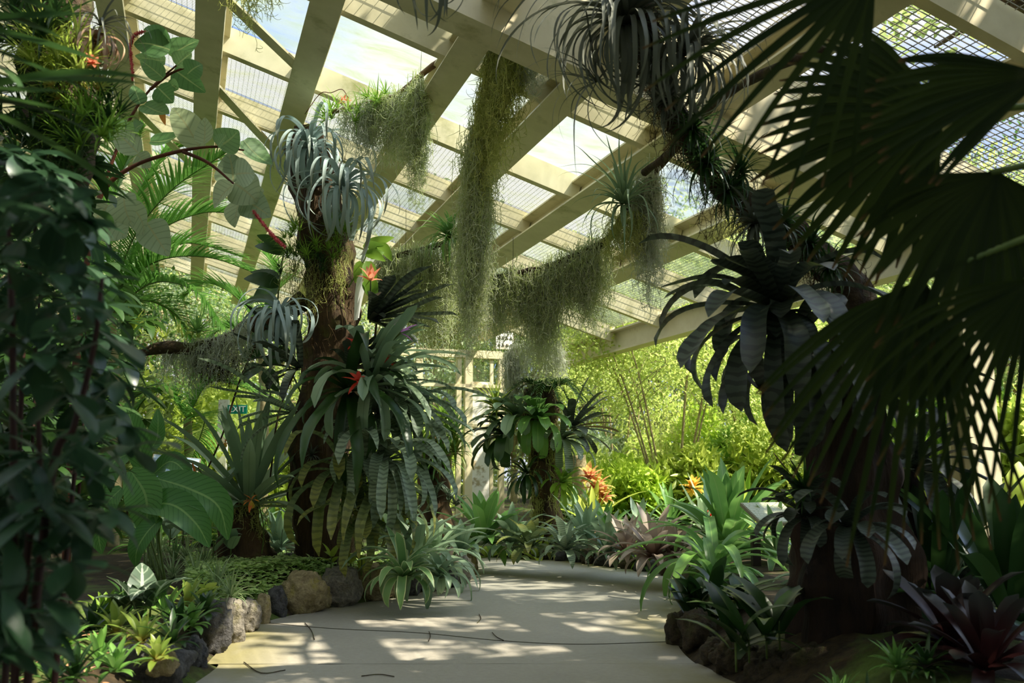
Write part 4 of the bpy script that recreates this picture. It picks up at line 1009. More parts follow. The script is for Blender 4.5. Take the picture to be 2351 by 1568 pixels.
t = leafy('silver_veined_plant', 'dark plant with silver veined arrow leaves above the front bromeliads', [(325, 1420), (275, 1440), (345, 1400)], 'veined', 5.6, n=4, Lp=(80, 130), wr=.5)
leafy('round_leaf_plant', 'pale green round leaved seedling on the kerb rock bend', [(455, 1385), (478, 1380)], 'lime', 6.6, n=4, Lp=(24, 40), wr=.65)
leafy('round_leaf_plant', 'bright green leafy seedlings under the tall shrub', [(60, 1480), (90, 1500), (35, 1520), (110, 1470), (130, 1510)], 'bright', 4.6, n=5, Lp=(34, 56), wr=.45)
leafy('round_leaf_plant', 'sunny yellow green seedlings on top of the mossy kerb', [(805, 1310), (830, 1308), (850, 1316), (760, 1300)], 'lime', 8.1, n=5, Lp=(24, 40), wr=.6)
mb = MB(); N = 80; p = G(U(20, 300, N), U(1440, 1560, N), .27); p[:, 2] = gz(p[:, 0], p[:, 1]) + .03
straps(mb, p, U(0, 6, N), U(-.1, .5, N), U(.05, .1, N), U(.02, .035, N), U(.4, 1.6, N), prof='lance', n=5); solo('fallen_leaves', 'dry tan leaves littering the soil of the near bed', 'fallen leaves', mb, M['dead'], p.mean(0), kind='stuff')
mb = MB(); q = [((560, 1520), (600, 1545), (655, 1538)), ((700, 1430), (715, 1448), (722, 1468)), ((1000, 1340), (1010, 1352), (1013, 1362)), ((985, 1450), (988, 1460), (984, 1472)), ((830, 1552), (870, 1548), (905, 1553)), ((1130, 1452), (1140, 1462), (1156, 1470)), ((1100, 1410), (1104, 1420), (1096, 1430))]
for s_ in q: tube(mb, [G(a, b, .006) for a, b in s_], .0032, n=8, k=5)
solo('twig_litter', 'thin dark twigs scattered over the concrete path', 'twigs', mb, M['bark'], G(850, 1480), kind='stuff')
# arching strap plant at the end of the near bed
g4 = 'arching bromeliads at the bend of the path'
for x, y, L, W, m, lb in [(955, 1270, 190, 22, 'grey_green', 'arching grey green strap plant falling over the kerb below the tall trunk'), (1000, 1250, 150, 18, 'grey_green', 'arching grey green strap plant at the path bend'), (925, 1290, 130, 20, 'varieg', 'cream edged strap plant spilling onto the path'), (1010, 1290, 90, 16, 'grey_green', 'low grey green strap plant on the last kerb rocks')]:
    bed(lb, x, y + 40, L, W, m, N=30, grp=g4, th=(.2, 1.4), droop=(1., 2.5), name='strap_bromeliad', pw=1.2)
bed('small pinkish bromeliad tipped over the end of the kerb', 1030, 1300, 50, 12, 'reddish', N=14, name='bromeliad')

# ------------------------------------------------------------------ planting across the path
def post_plants(name, label, px, d, rad, grp):
    t = thing(name, label, 'tree trunk', GP(px[0][0], px[0][1], d), grp); mb = MB(); q = path_px(px, d); q[0] = GP(px[0][0], px[0][1], d) - UPV * .05
    tube(mb, q, rad, n=40, k=18, rough=.4, groove=.12, freq=5); part('trunk', mb, M['trunk'], t); return t
t = post_plants('epiphyte_post', 'fern topped trunk clad in bromeliads across the path', [(1262, 1285), (1258, 1180), (1250, 1060), (1245, 960), (1240, 890)], 12.4, [.2, .19, .2, .24, .2], None)
mb = MB(); R = P(1250 + RNG.normal(0, 26, 300), U(900, 1190, 300), 12.25); moss(mb, R, U(.15, .5, 300), rad=.0035, dens=12, csize=.09); part('moss', mb, M['mossolive'], t, kind='stuff')
g5 = 'plants on the fern topped trunk'
F_ = [((1190, 960), 20, 105, 24, 'grey_green', (-.6, .5, -.4), (.7, 2.2), 'grey green bromeliad hanging on the end wall side of the fern topped trunk'),
      ((1235, 965), 20, 110, 22, 'green', (0, .4, -.8), (.9, 2.4), 'green bromeliad drooping in the middle of the fern topped trunk'),
      ((1165, 1000), 16, 100, 22, 'deep', (-.7, .2, -.4), (.9, 2.3), 'deep green bromeliad hanging lowest toward the end wall'),
      ((1310, 985), 18, 110, 20, 'dark_band', (.8, .6, -.2), (.1, 1.0), 'banded bromeliad reaching away from the fern topped trunk'),
      ((1290, 1010), 18, 90, 18, 'grey_band', (.5, .2, -.6), (.9, 2.2), 'grey banded bromeliad below the reaching one'),
      ((1290, 1110), 20, 70, 12, 'bright', (.3, .4, -.7), (.5, 1.8), 'bright green tuft low on the fern topped trunk'),
      ((1210, 1090), 22, 80, 9, 'deep', (-.3, .3, -.8), (.8, 2.2), 'fine leaved tuft low on the fern topped trunk')]
for px, N, L, W, m, ax, dr, lb in F_: brom('bromeliad', lb, px, 12.1, N, L, W, m, ax, (.15, 1.4), dr, grp=g5)
brom('thread_leaf_air_plant', 'spiky yellow green air plant perched beside the end wall posts', (1140, 940), 12.0, 44, 78, 8, 'lime', (-.2, .8, -.3), (.1, 1.5), (.3, 1.5), prof='taper', cat='air plant')
def frond(mb, sm, pts, L, W, n=34, droop=.5, rad=.008, prof='grass', ang=.9, lift=.1, taper=True, vee=.35):
    """A feather frond: paired leaflets along the midrib pts."""
    p = spline(pts, n); tube(sm, p, [rad, rad * .7, rad * .3], n=n, k=5)
    tg = nrm(np.gradient(p, axis=0)); s0 = nrm(np.cross(tg, np.array([0, 0, 1.]) + .001)); up = np.cross(s0, tg)
    i = np.arange(2, n + 1); t = i / n
    l = L * (np.sin(np.pi * np.clip(t * .85 + .12, 0, 1)) ** .7 if taper else 1) * U(.9, 1.1, len(i))
    for sg in (-1, 1):
        a = ang * (1.15 - .55 * t)
        d = nrm(tg[i] * np.cos(a)[:, None] + sg * s0[i] * np.sin(a)[:, None] + up[i] * vee + RNG.normal(size=(len(i), 3)) * .05)
        straps(mb, p[i], np.arctan2(d[:, 1], d[:, 0]), np.arcsin(d[:, 2]), l, W, droop * U(.6, 1.4, len(i)), prof=prof, n=5, fold=.3)
t = thing('bird_nest_fern', 'deep green fern crowning the trunk across the path', 'fern', P(1250, 905, 12.1))
mb = MB(); sm = MB()
for k in range(16):
    a = k * .41 + U(-.1, .1); c = P(1255, 900, 12.1); d = np.array([math.cos(a), math.sin(a) * .8, 0]); L = U(.45, .75)
    frond(mb, sm, [c, c + d * L * .5 + UPV * .2 * L, c + d * L - UPV * .25 * L], .13, .03, n=22, droop=.3, rad=.006)
part('frond', mb, M['deep'], t, kind='stuff'); part('midrib', sm, M['greenstem'], t, kind='stuff')
curtain('grey air moss hanging above the fern topped trunk', [(1150, 830, 12.2), (1200, 790, 12.2), (1290, 800, 12.2)], 12.2, 420, [130, 150, 140, 90], mat='mossgrey', rad=.003, dens=16, csize=.09)
t = post_plants('epiphyte_post', 'stubby plant covered trunk in front of the end wall posts', [(1000, 1290), (1000, 1180), (998, 1080), (1003, 1000)], 13.2, [.26, .24, .22, .14], None)
g6 = 'tufts on the stubby trunk by the end wall'
for px, L, W, m, lb in [((1005, 990), 80, 10, 'lime', 'yellow green tuft crowning the stubby trunk'), ((970, 1030), 70, 9, 'bright', 'bright tuft on the trunkward side of the stubby trunk'), ((1040, 1000), 80, 9, 'green', 'green tuft leaning to the end wall posts'), ((1010, 1060), 74, 10, 'green', 'green tuft halfway down the stubby trunk'), ((1045, 1040), 60, 9, 'neo', 'yellowish tuft facing the end wall posts'), ((975, 1090), 62, 9, 'deep', 'dark tuft low on the stubby trunk'), ((1020, 960), 70, 8, 'bright', 'thin leaved tuft highest on the stubby trunk')]:
    brom('tussock_orchid', lb, px, 13.0, 34, L, W, m, (.1, .6, -.5), (.1, 1.5), (.3, 1.7), prof='grass', n=6, grp=g6, cat='orchid')
leafy('purple_leaf_plant', 'dusky purple and grey leaved plants at the foot of the stubby trunk', [(970, 1150), (1000, 1145), (1030, 1150), (985, 1165), (1045, 1165)], 'veined', 12.8, n=6, Lp=(26, 44), wr=.45)

g7 = 'bromeliads along the far path edge'
FB = [(1110, 1255, 130, 24, 'green', 34, 'big glossy green bromeliad beside the end wall posts', (.1, 1.4), (.2, 1.7)),
      (1060, 1268, 80, 18, 'grey_green', 22, 'grey green bromeliad behind the path bend', (.15, 1.4), (.5, 1.9)),
      (1175, 1258, 100, 20, 'grey_green', 26, 'grey green bromeliad between the glossy one and the fern topped trunk', (.1, 1.4), (.5, 2.)),
      (1215, 1262, 90, 20, 'olive_band', 20, 'olive bromeliad with a yellowed leaf before the fern topped trunk', (.2, 1.4), (.6, 2.1)),
      (1295, 1268, 100, 20, 'grey_band', 22, 'banded bromeliad by the bare foot of the fern topped trunk', (.1, 1.4), (.5, 2.)),
      (1345, 1262, 120, 17, 'grey_green', 30, 'silvery strap bromeliad behind the small white marker', (.1, 1.35), (.2, 1.5)),
      (1395, 1270, 100, 16, 'grey_green', 26, 'grey strap bromeliad next after the white marker', (.1, 1.4), (.2, 1.5)),
      (1440, 1275, 100, 16, 'reddish', 26, 'bronze tinted bromeliad along the far edge', (.1, 1.4), (.3, 1.6)),
      (1500, 1285, 130, 20, 'reddish', 34, 'large reddish grey bromeliad with folded leaves', (.1, 1.4), (.3, 1.8)),
      (1545, 1285, 95, 17, 'reddish', 20, 'pinkish grey bromeliad beside the big arching one', (.1, 1.3), (.2, 1.5)),
      (1390, 1240, 90, 16, 'green', 24, 'green bromeliad in the second row of the far bed', (.1, 1.3), (.2, 1.4)),
      (1470, 1240, 90, 16, 'grey_green', 22, 'grey green bromeliad in the second row behind the reddish one', (.1, 1.3), (.2, 1.4))]
for x, y, L, W, m, N, lb, th, dr in FB:
    bed(lb, x, y, L, W, m, N=N, grp=g7, th=th, droop=dr, name='bromeliad')
g8 = 'tall green bromeliads beside the lectern'
b = bed('tall bright green bromeliad towering behind the lectern sign', 1672, 1268, 205, 34, 'green', N=42, z=.3, grp=g8, th=(.08, 1.45), droop=(.05, 1.6), prof='strap', pw=1.8)
bed('arching green strap plant sweeping down onto the path edge', 1640, 1320, 250, 24, 'green', N=26, z=.25, grp=g8, th=(.3, 1.3), droop=(1.4, 2.7), pw=1.2)
bed('arching green strap plant below the lectern board', 1640, 1350, 120, 22, 'green', N=22, z=.2, grp=g8, th=(.2, 1.3), droop=(.8, 2.2))
# white marker block
mb = MB(); c = G(1360, 1262, .3); k = PX(c[1]); box(mb, c + UPV * 12 * k, (1, 0, 0), (0, 1, 0), UPV, 10 * k, 8 * k, 12 * k); solo('marker_block', 'small pale stone marker block among the grey bromeliads', 'marker', mb, M['signedge'], c, smooth=False)
# lectern sign
b = G(1733, 1345, .1); d = b[1]; t = thing('lectern_sign', 'tilted grey plaque on a dark brown post beside the shaded stump', 'sign', b)
k = PX(d); top = P(1738, 1210, d)
mb = MB(); hgt = top[2] - b[2]; box(mb, (b + top) / 2 + [0, .0, -.06], (1, 0, 0), (0, 1, 0), UPV, 9 * k, 9 * k, hgt / 2); part('post', mb, M['post'], t, smooth=False)
ax = nrm(np.array([.88, .34, 0.])); ay = np.cross(UPV, ax); ay = nrm(ay + UPV * .55); an = np.cross(ax, ay)
c = P(1772, 1176, d + .1); hw, hh_ = 56 * k, 44 * k
mb = MB(); box(mb, c - an * .018, ax, ay, an, hw, hh_, .016); part('board', mb, M['signedge'], t, smooth=False)
mb = MB(); q = [c - ax * hw * .96 - ay * hh_ * .94, c + ax * hw * .96 - ay * hh_ * .94, c + ax * hw * .96 + ay * hh_ * .94, c - ax * hw * .96 + ay * hh_ * .94]
mb.add([z + an * .003 for z in q] + [z - an * .003 for z in q], [[0, 1, 2, 3], [0, 4, 5, 1], [1, 5, 6, 2], [2, 6, 7, 3], [3, 7, 4, 0]], None, [[0, 1, 0], [1, 1, 0], [1, 0, 0], [0, 0, 0]] * 2); part('plaque', mb, M['plaque'], t, smooth=False)
# pale panel on a stand in the far planting, EXIT sign
b = GP(400, 1200, 11.); t = thing('information_panel', 'pale blue printed panel tilted on a stand behind the orchids', 'sign', b)
c = P(400, 1073, 11.); k = PX(11.); ax = nrm(np.array([.95, .2, -.1])); ay = nrm(np.array([-.1, .6, .7])); an = np.cross(ax, ay); ay = np.cross(an, ax); hw, hh_ = 52 * k, 34 * k
mb = MB(); box(mb, c - an * .02, ax, ay, an, hw, hh_, .018); part('board', mb, M['signedge'], t, smooth=False)
mb = MB(); q = [c - ax * hw * .95 - ay * hh_ * .93, c + ax * hw * .95 - ay * hh_ * .93, c + ax * hw * .95 + ay * hh_ * .93, c - ax * hw * .95 + ay * hh_ * .93]
mb.add([z + an * .003 for z in q] + [z - an * .003 for z in q], [[0, 1, 2, 3], [0, 4, 5, 1], [1, 5, 6, 2], [2, 6, 7, 3], [3, 7, 4, 0]], None, [[0, 0, 0], [1, 0, 0], [1, 1, 0], [0, 1, 0]] * 2); part('printed_face', mb, M['panel'], t, smooth=False)
mb = MB(); box(mb, (b + c) / 2 - [0, -.05, .05], (1, 0, 0), (0, 1, 0), UPV, .04, .03, (c[2] - b[2]) / 2); part('post', mb, M['post'], t, smooth=False)
de = 13.5; k = PX(de); b = GP(508, 1250, de); t = thing('exit_sign', 'small green EXIT sign on a white post in the planting behind the palm', 'sign', b)
tp = P(508, 918, de); mb = MB(); box(mb, (b + tp) / 2, (1, 0, 0), (0, 1, 0), UPV, 11 * k, .04, (tp[2] - b[2]) / 2); part('post', mb, M['white'], t, smooth=False)
c = P(545, 940, de - .06); mb = MB(); box(mb, c, (1, 0, 0), (0, 1, 0), UPV, 22 * k, .012, 10 * k); part('board', mb, M['exit'], t, smooth=False)
cu = bpy.data.curves.new('lettering', 'FONT'); cu.body = 'EXIT'; cu.size = 19 * k; cu.align_x = 'CENTER'; cu.align_y = 'CENTER'; cu.extrude = .002; cu.materials.append(M['letter'])
tmp = bpy.data.objects.new('lettering', cu); COL.objects.link(tmp); bpy.context.view_layer.update(); me = bpy.data.meshes.new_from_object(tmp.evaluated_get(bpy.context.evaluated_depsgraph_get())); bpy.data.objects.remove(tmp); bpy.data.curves.remove(cu)
o = bpy.data.objects.new('lettering', me); o.parent = t; o.location = tuple(c + [0, -.016, 0] - b); o.rotation_euler = (math.pi / 2, 0, 0); COL.objects.link(o)

mb = MB(); q = spline([tuple(G(x, y, .004)) for x, y in ((600, 1428), (760, 1442), (960, 1452), (1150, 1470), (1330, 1478), (1545, 1472))], 60)
tube(mb, q - UPV * .003, .0035, n=60, k=4); solo('trim_1', 'thin dark joint line across the concrete path', 'joint', mb, M['hole'], q[30], kind='structure')
# ------------------------------------------------------------------ shaded stump with its epiphyte bough (path's other side)
DS = 5.3
t = thing('epiphyte_stump', 'massive dark shaded stump from which a plant laden bough leans over the path', 'tree trunk', GP(1960, 1500, DS))
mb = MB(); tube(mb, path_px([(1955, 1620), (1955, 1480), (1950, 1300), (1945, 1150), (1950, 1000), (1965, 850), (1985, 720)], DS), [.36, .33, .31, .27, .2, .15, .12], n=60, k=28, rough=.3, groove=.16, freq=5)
part('trunk', mb, M['shadetrunk'], t)
mb = MB(); BO = path_px([(1985, 730, 5.3), (1940, 640, 5.3), (1860, 570, 5.3), (1790, 520, 5.3), (1720, 470, 5.25), (1650, 410, 5.2), (1585, 320, 5.1), (1535, 240, 5.), (1505, 150, 4.95), (1480, 40, 4.9), (1465, -60, 4.85)], 5.3)
tube(mb, BO, [.11, .10, .09, .085, .085, .08, .075, .075, .07, .06, .05], n=70, k=14, rough=.5, freq=9)
part('bough', mb, M['bark'], t)
mb = MB(); tube(mb, path_px([(2030, 1500), (2070, 1300), (2080, 1180), (2060, 1080)], 5.9), [.16, .14, .12, .1], n=30, k=18, rough=.3, groove=.15); part('side_trunk', mb, M['shadetrunk'], t)
mb = MB(); i = RNG.integers(0, len(BO) - 1, 500); f = RNG.random((500, 1)); R = BO[i] * (1 - f) + BO[i + 1] * f + RNG.normal(size=(500, 3)) * .05
moss(mb, R, U(.06, .35, 500), rad=.0022, dens=26, csize=.06); part('moss', mb, M['root'], t, kind='stuff')
mb = MB(); tube(mb, path_px([(1480, 395, 7.0), (1545, 345, 6.4), (1640, 240, 5.6), (1760, 165, 4.9), (1900, 110, 4.3)], 5), [.03, .03, .025, .025, .02], n=30, k=8, rough=.4)
solo('hanging_branch', 'dark bare branch running up behind the fan palm to the roof', 'branch', mb, M['bark'], P(1760, 165, 4.9))
g9 = 'air plants along the dark bough'
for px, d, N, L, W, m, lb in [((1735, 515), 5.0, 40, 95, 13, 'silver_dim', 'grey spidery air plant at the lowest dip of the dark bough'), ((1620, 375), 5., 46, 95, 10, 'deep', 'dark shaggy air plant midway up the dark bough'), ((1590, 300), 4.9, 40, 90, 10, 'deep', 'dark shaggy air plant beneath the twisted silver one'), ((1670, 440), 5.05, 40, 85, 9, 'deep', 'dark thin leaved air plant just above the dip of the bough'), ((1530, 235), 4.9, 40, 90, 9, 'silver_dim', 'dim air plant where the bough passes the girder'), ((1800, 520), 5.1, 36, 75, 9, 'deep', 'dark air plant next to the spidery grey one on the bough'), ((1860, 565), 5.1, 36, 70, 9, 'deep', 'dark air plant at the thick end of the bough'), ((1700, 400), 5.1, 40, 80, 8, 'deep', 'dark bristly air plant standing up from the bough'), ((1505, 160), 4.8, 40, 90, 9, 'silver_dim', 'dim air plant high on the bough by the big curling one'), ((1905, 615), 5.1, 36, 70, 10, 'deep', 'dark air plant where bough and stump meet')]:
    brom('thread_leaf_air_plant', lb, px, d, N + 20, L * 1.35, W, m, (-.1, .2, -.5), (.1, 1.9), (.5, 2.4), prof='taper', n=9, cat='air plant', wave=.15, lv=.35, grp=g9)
g10 = 'bromeliads on the shaded stump'
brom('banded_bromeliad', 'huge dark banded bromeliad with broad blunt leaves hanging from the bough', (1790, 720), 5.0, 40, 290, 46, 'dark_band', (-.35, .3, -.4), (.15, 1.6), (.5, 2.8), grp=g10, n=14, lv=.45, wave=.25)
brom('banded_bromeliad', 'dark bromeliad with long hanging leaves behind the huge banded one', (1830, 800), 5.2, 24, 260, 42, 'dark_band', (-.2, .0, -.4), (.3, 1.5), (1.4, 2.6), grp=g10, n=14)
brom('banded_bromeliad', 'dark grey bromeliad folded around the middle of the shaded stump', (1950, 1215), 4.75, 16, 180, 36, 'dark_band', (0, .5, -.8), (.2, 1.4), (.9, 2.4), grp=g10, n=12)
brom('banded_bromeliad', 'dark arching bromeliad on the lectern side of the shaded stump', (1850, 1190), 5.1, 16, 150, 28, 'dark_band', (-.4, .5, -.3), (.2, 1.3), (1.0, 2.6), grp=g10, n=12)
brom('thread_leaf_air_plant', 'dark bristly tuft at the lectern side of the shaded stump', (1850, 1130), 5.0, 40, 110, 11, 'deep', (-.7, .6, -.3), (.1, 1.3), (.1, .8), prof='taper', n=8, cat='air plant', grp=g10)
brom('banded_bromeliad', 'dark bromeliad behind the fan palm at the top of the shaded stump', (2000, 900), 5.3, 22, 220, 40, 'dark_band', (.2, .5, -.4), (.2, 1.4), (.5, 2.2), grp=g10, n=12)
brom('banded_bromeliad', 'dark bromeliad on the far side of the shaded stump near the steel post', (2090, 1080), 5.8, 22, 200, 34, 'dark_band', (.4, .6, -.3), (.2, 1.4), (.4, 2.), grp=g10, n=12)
def dbed(label, x, y, d, L, W, mat, N=24, th=(.1, 1.35), droop=(.1, 1.4), prof='blunt', name='bromeliad', grp='bromeliads in the shaded bed', **k):
    b = GP(x, y, d); return brom(name, label, b, d, N, L, W, mat, (0, 1, 0), th, droop, prof=prof, grp=grp, **k)
dbed('wine red bromeliad with glossy broad leaves beside the shaded stump', 2190, 1500, 4.6, 190, 46, 'wine', N=26)
dbed('wine red bromeliad in the bottom corner of the shaded bed', 2270, 1600, 4.2, 190, 46, 'wine', N=24)
dbed('tall dark strap bromeliad before the steel post', 2150, 1400, 5.6, 330, 36, 'deep', N=26, droop=(.1, 1.))
dbed('tall dark strap bromeliad at the frame edge behind the wine red ones', 2320, 1400, 5.2, 380, 42, 'deep', N=26, droop=(.1, 1.1))
dbed('dark arching bromeliad between the wine red ones and the steel post', 2240, 1420, 6.2, 260, 34, 'dark_band', N=24, droop=(.3, 1.5))
dbed('spreading dark bromeliad under the steel post', 2120, 1330, 6.6, 220, 30, 'deep', N=24, droop=(.3, 1.6))
dbed('grey green bromeliad behind the shaded stump by the lectern', 1880, 1330, 7.2, 130, 24, 'grey_green', N=24, droop=(.3, 1.6))
dbed('fresh green strap plant in sun behind the lectern post', 1790, 1330, 8.6, 150, 18, 'varieg', N=30, droop=(.3, 1.6), prof='strap')
for i, (x, y, d, lb) in enumerate([(1925, 1540, 4.3, 'closest to the shaded stump'), (2060, 1545, 4.3, 'between stump and wine red bromeliads'), (1990, 1580, 4.1, 'between the brown kerb rocks and the stump'), (2130, 1570, 4.2, 'before the wine red bromeliads')]):
    b = GP(x, y, d); b[2] += .04; brom('small_fern', 'small green fern tuft in the shaded bed, ' + lb, b, d, 30, 75, 11, 'green' if i < 2 else 'deep', (0, 1, -.2), (.2, 1.4), (.3, 1.4), prof='lance', n=6, cat='fern', grp='small ferns in the shaded bed')
t = leafy('glossy_leaf_plant', 'glossy dark green leafy clump spilling over the shaded kerb rocks', [(1600, 1395), (1640, 1370), (1660, 1420), (1700, 1390), (1630, 1430), (1720, 1440), (1585, 1420), (1680, 1465)], 'deep', 6.2, n=8, Lp=(65, 105), wr=.34, prof='lance')
leafy('glossy_leaf_plant', 'dark drooping leafy plant in front of the shaded stump', [(1720, 1500), (1760, 1490), (1790, 1470), (1690, 1520)], 'deep', 5.0, n=6, Lp=(110, 180), wr=.26, prof='lance')

# ------------------------------------------------------------------ fan palm
FP = np.array([2.75, 2.5, 0.]); FP[2] = .05
t = thing('fan_palm', 'dark fan palm spreading its pleated fronds before the shaded stump', 'palm', FP)
mb = MB(); tube(mb, [FP - UPV * .1, FP + [0, .05, .7], FP + [.05, 0, 1.5], FP + [0, .05, 2.1]], [.12, .11, .1, .09], n=24, k=14, rough=.3); part('trunk', mb, M['trunk'], t)
def fan(hub, d, a0, a1, N, Lpx, tilt=.15, drp=.35, join=.5, petiole=None, dvar=.0, asym=None):
    """A pleated fan: segments at picture angles a0..a1 (degrees, counter-clockwise from picture right)."""
    c = P(hub[0], hub[1], d); k = PX(d); mb = MB(); n = 14
    ang = np.radians(np.linspace(a0, a1, N)); da = abs(ang[1] - ang[0])
    L = Lpx * k * (1 - .22 * np.abs(np.linspace(-1, 1, N)) ** 2 + U(-.05, .05, N))
    ex = np.array([1., 0, 0]); ez = UPV; ey = np.array([0, 1., 0])
    tl = tilt + dvar * np.linspace(-1, 1, N)
    d0 = nrm(np.cos(ang)[:, None] * ex + np.sin(ang)[:, None] * ez + tl[:, None] * ey)
    s0 = nrm(-np.sin(ang)[:, None] * ex + np.cos(ang)[:, None] * ez); nr0 = np.cross(d0, s0)
    t_ = np.linspace(0, 1, n + 1)
    p = c + d0[:, None] * (L[:, None] * t_)[..., None]
    sag = drp * U(.6, 1.4, (N, 1)) * np.clip(t_ - .35, 0, 1) ** 2 * L[:, None] * 1.2
    p[..., 2] -= sag
    w = 2 * (L[:, None] * t_) * math.tan(da / 2) * 1.04
    wj = 2 * L[:, None] * join * math.tan(da / 2) * 1.04
    fr = np.clip((1 - t_) / (1 - join), 0, 1)[None]
    w = np.where(t_[None] < join, w, wj * fr ** .75 + .002) + .004
    pg = nrm(np.gradient(p, axis=1)); sd2 = np.broadcast_to(s0[:, None], p.shape); nn = nrm(np.cross(pg, sd2)); sd2 = np.cross(nn, pg)
    ribbons(mb, p, sd2, nn, w, .35)
    fr_ = part('frond', mb, M['fan'], t)
    pm = MB(); e = FP + [0, .02, 2.1] if petiole is None else np.asarray(petiole)
    tube(pm, [c - nrm(e - c) * .02, (c + e) / 2 + UPV * .06, e], [.010, .013, .018], n=12, k=8); o = part('petiole', pm, M['greenstem'], t)
fan((2165, 262), 2.9, 122, 262, 26, 440, tilt=.12, drp=.25, join=.62)
fan((2290, 395), 2.6, 186, 325, 26, 420, tilt=-.05, drp=.45, join=.62)
fan((2120, 640), 2.6, 205, 292, 22, 560, tilt=-.1, drp=.30, join=.42)
fan((2010, -70), 2.4, 172, 262, 13, 620, tilt=.1, drp=.15, join=.25)
fan((2400, 170), 2.3, 165, 222, 14, 440, tilt=.05, drp=.2, join=.6)
fan((2370, 640), 2.4, 190, 285, 18, 500, tilt=-.05, drp=.35, join=.3)

# ------------------------------------------------------------------ big leaved catkin shrub in front of the roof
t = thing('catkin_shrub', 'soft broad leaved shrub with drooping pink catkins before the roof beams', 'shrub', GP(150, 1300, 6.6))
for a in ([(150, 1330), (170, 900), (200, 600), (230, 450), (300, 385), (400, 350), (490, 337), (560, 345)], [(225, 460), (290, 290), (345, 205), (405, 150)], [(420, 348), (480, 375), (540, 425)], [(230, 470), (280, 490), (335, 510)], [(345, 205), (390, 170), (440, 150)]):
    mb = MB(); tube(mb, path_px(a, 6.4), np.linspace(.028 if len(a) > 5 else .014, .007, len(a)), n=len(a) * 6, k=7, rough=.2); part('branch', mb, M['redstem'], t)
mb = MB(); mp_ = MB()
LV = [((390, 115), (308, 100), 62, 0), ((390, 95), (330, 68), 40, 0), ((375, 180), (322, 138), 34, 0), ((400, 160), (472, 212), 44, 0), ((362, 200), (398, 236), 42, 0), ((330, 240), (388, 262), 48, 0), ((322, 240), (306, 196), 30, 0), ((390, 128), (456, 92), 56, 0), ((430, 170), (464, 148), 40, 0), ((380, 140), (310, 128), 30, 0), ((405, 150), (440, 122), 46, 0), ((385, 190), (410, 205), 26, 0), ((345, 325), (416, 305), 46, 0), ((318, 352), (266, 303), 44, 1), ((315, 355), (345, 385), 34, 1), ((460, 342), (396, 248), 52, 1), ((468, 330), (470, 270), 36, 1), ((502, 337), (548, 300), 56, 0), ((560, 322), (625, 378), 50, 0), ((500, 335), (520, 310), 40, 0), ((280, 330), (258, 270), 56, 0), ((310, 300), (330, 285), 34, 0), ((280, 285), (300, 320), 40, 0),
      ((535, 425), (492, 478), 74, 1), ((535, 420), (525, 350), 62, 1), ((538, 420), (592, 465), 66, 1), ((555, 455), (540, 522), 60, 1), ((560, 455), (622, 498), 54, 1), ((540, 400), (585, 400), 54, 1), ((556, 440), (606, 438), 40, 1), ((338, 512), (388, 588), 58, 1), ((285, 448), (305, 520), 70, 1), ((240, 500), (290, 545), 70, 1), ((250, 470), (200, 520), 60, 1), ((300, 470), (330, 540), 50, 1)]
for a, b, w, pl in LV: leafpx(mp_ if pl else mb, a, b, w * 1.35, 6.3 + U(-.25, .25), bend=U(-.15, .25), prof='ovate', roll=U(-.7, .7), n=9, dz=U(-.08, .08))
part('foliage', mb, M['big'], t); part('foliage', mp_, M['pale_big'], t, label='pale felted leaf undersides')
for pts in ([(330, 72), (308, 82), (299, 110), (303, 150), (304, 186)], [(582, 485), (605, 515), (630, 545), (655, 568)]):
    mb = MB(); p = path_px(pts, 6.25); q = spline(p, 60); tube(mb, p, .008, n=20, k=6)
    i = RNG.integers(0, 60, 420); v = nrm(RNG.normal(size=(420, 3))); threads(mb, q[i][:, None] + v[:, None] * (np.linspace(0, .017, 3)[None, :, None]), .0022); part('catkin', mb, M['pink'], t)
mb = MB(); leafpx(mb, (372, 248), (380, 288), 16, 6.2, bend=.2, prof='lance'); part('withered_leaf', mb, M['orange'], t)

# ------------------------------------------------------------------ feather palms behind the side arm
def palm(label, base, d, fr, L=.5, mat='palm'):
    t = thing('feather_palm', label, 'palm', GP(base[0], base[1], d)); g = GP(base[0], base[1], d); cr = P(base[0], base[2], d)
    mb = MB(); tube(mb, [g - UPV * .1, (g + cr) / 2 + [.05, 0, 0], cr], [.09, .07, .05], n=20, k=12, rough=.2); part('trunk', mb, M['palebark'], t)
    for f in fr:
        mb = MB(); sm = MB(); pts = [P(f[0][0], f[0][1], d)] + [P(x, y, d + z) for x, y, z in f[1:]]
        frond(mb, sm, pts, L, .035, n=80, droop=.7, rad=.011)
        o = part('frond', mb, M[mat], t); part('midrib', sm, M['greenstem'], o)
palm('lush feather palm arching in front of the roof behind the side arm', (255, 1250, 720), 10.5,
     [[(255, 720), (300, 560, -.2), (390, 440, -.5), (520, 350, -.8)], [(255, 720), (330, 560, .2), (460, 490, .4), (590, 500, .5)], [(255, 720), (340, 610, 0), (470, 590, -.1), (620, 640, -.2)], [(255, 720), (350, 650, -.3), (450, 670, -.6), (520, 760, -.9)], [(255, 720), (250, 560, 0), (270, 420, 0), (330, 290, -.1)],
      [(255, 720), (180, 600, .2), (120, 520, .4), (60, 500, .6)], [(255, 720), (330, 690, .5), (400, 720, .9), (450, 790, 1.2)], [(255, 720), (290, 500, .5), (380, 360, .9), (440, 330, 1.)], [(255, 720), (310, 640, .8), (420, 560, 1.2), (560, 590, 1.5)]], L=.62)
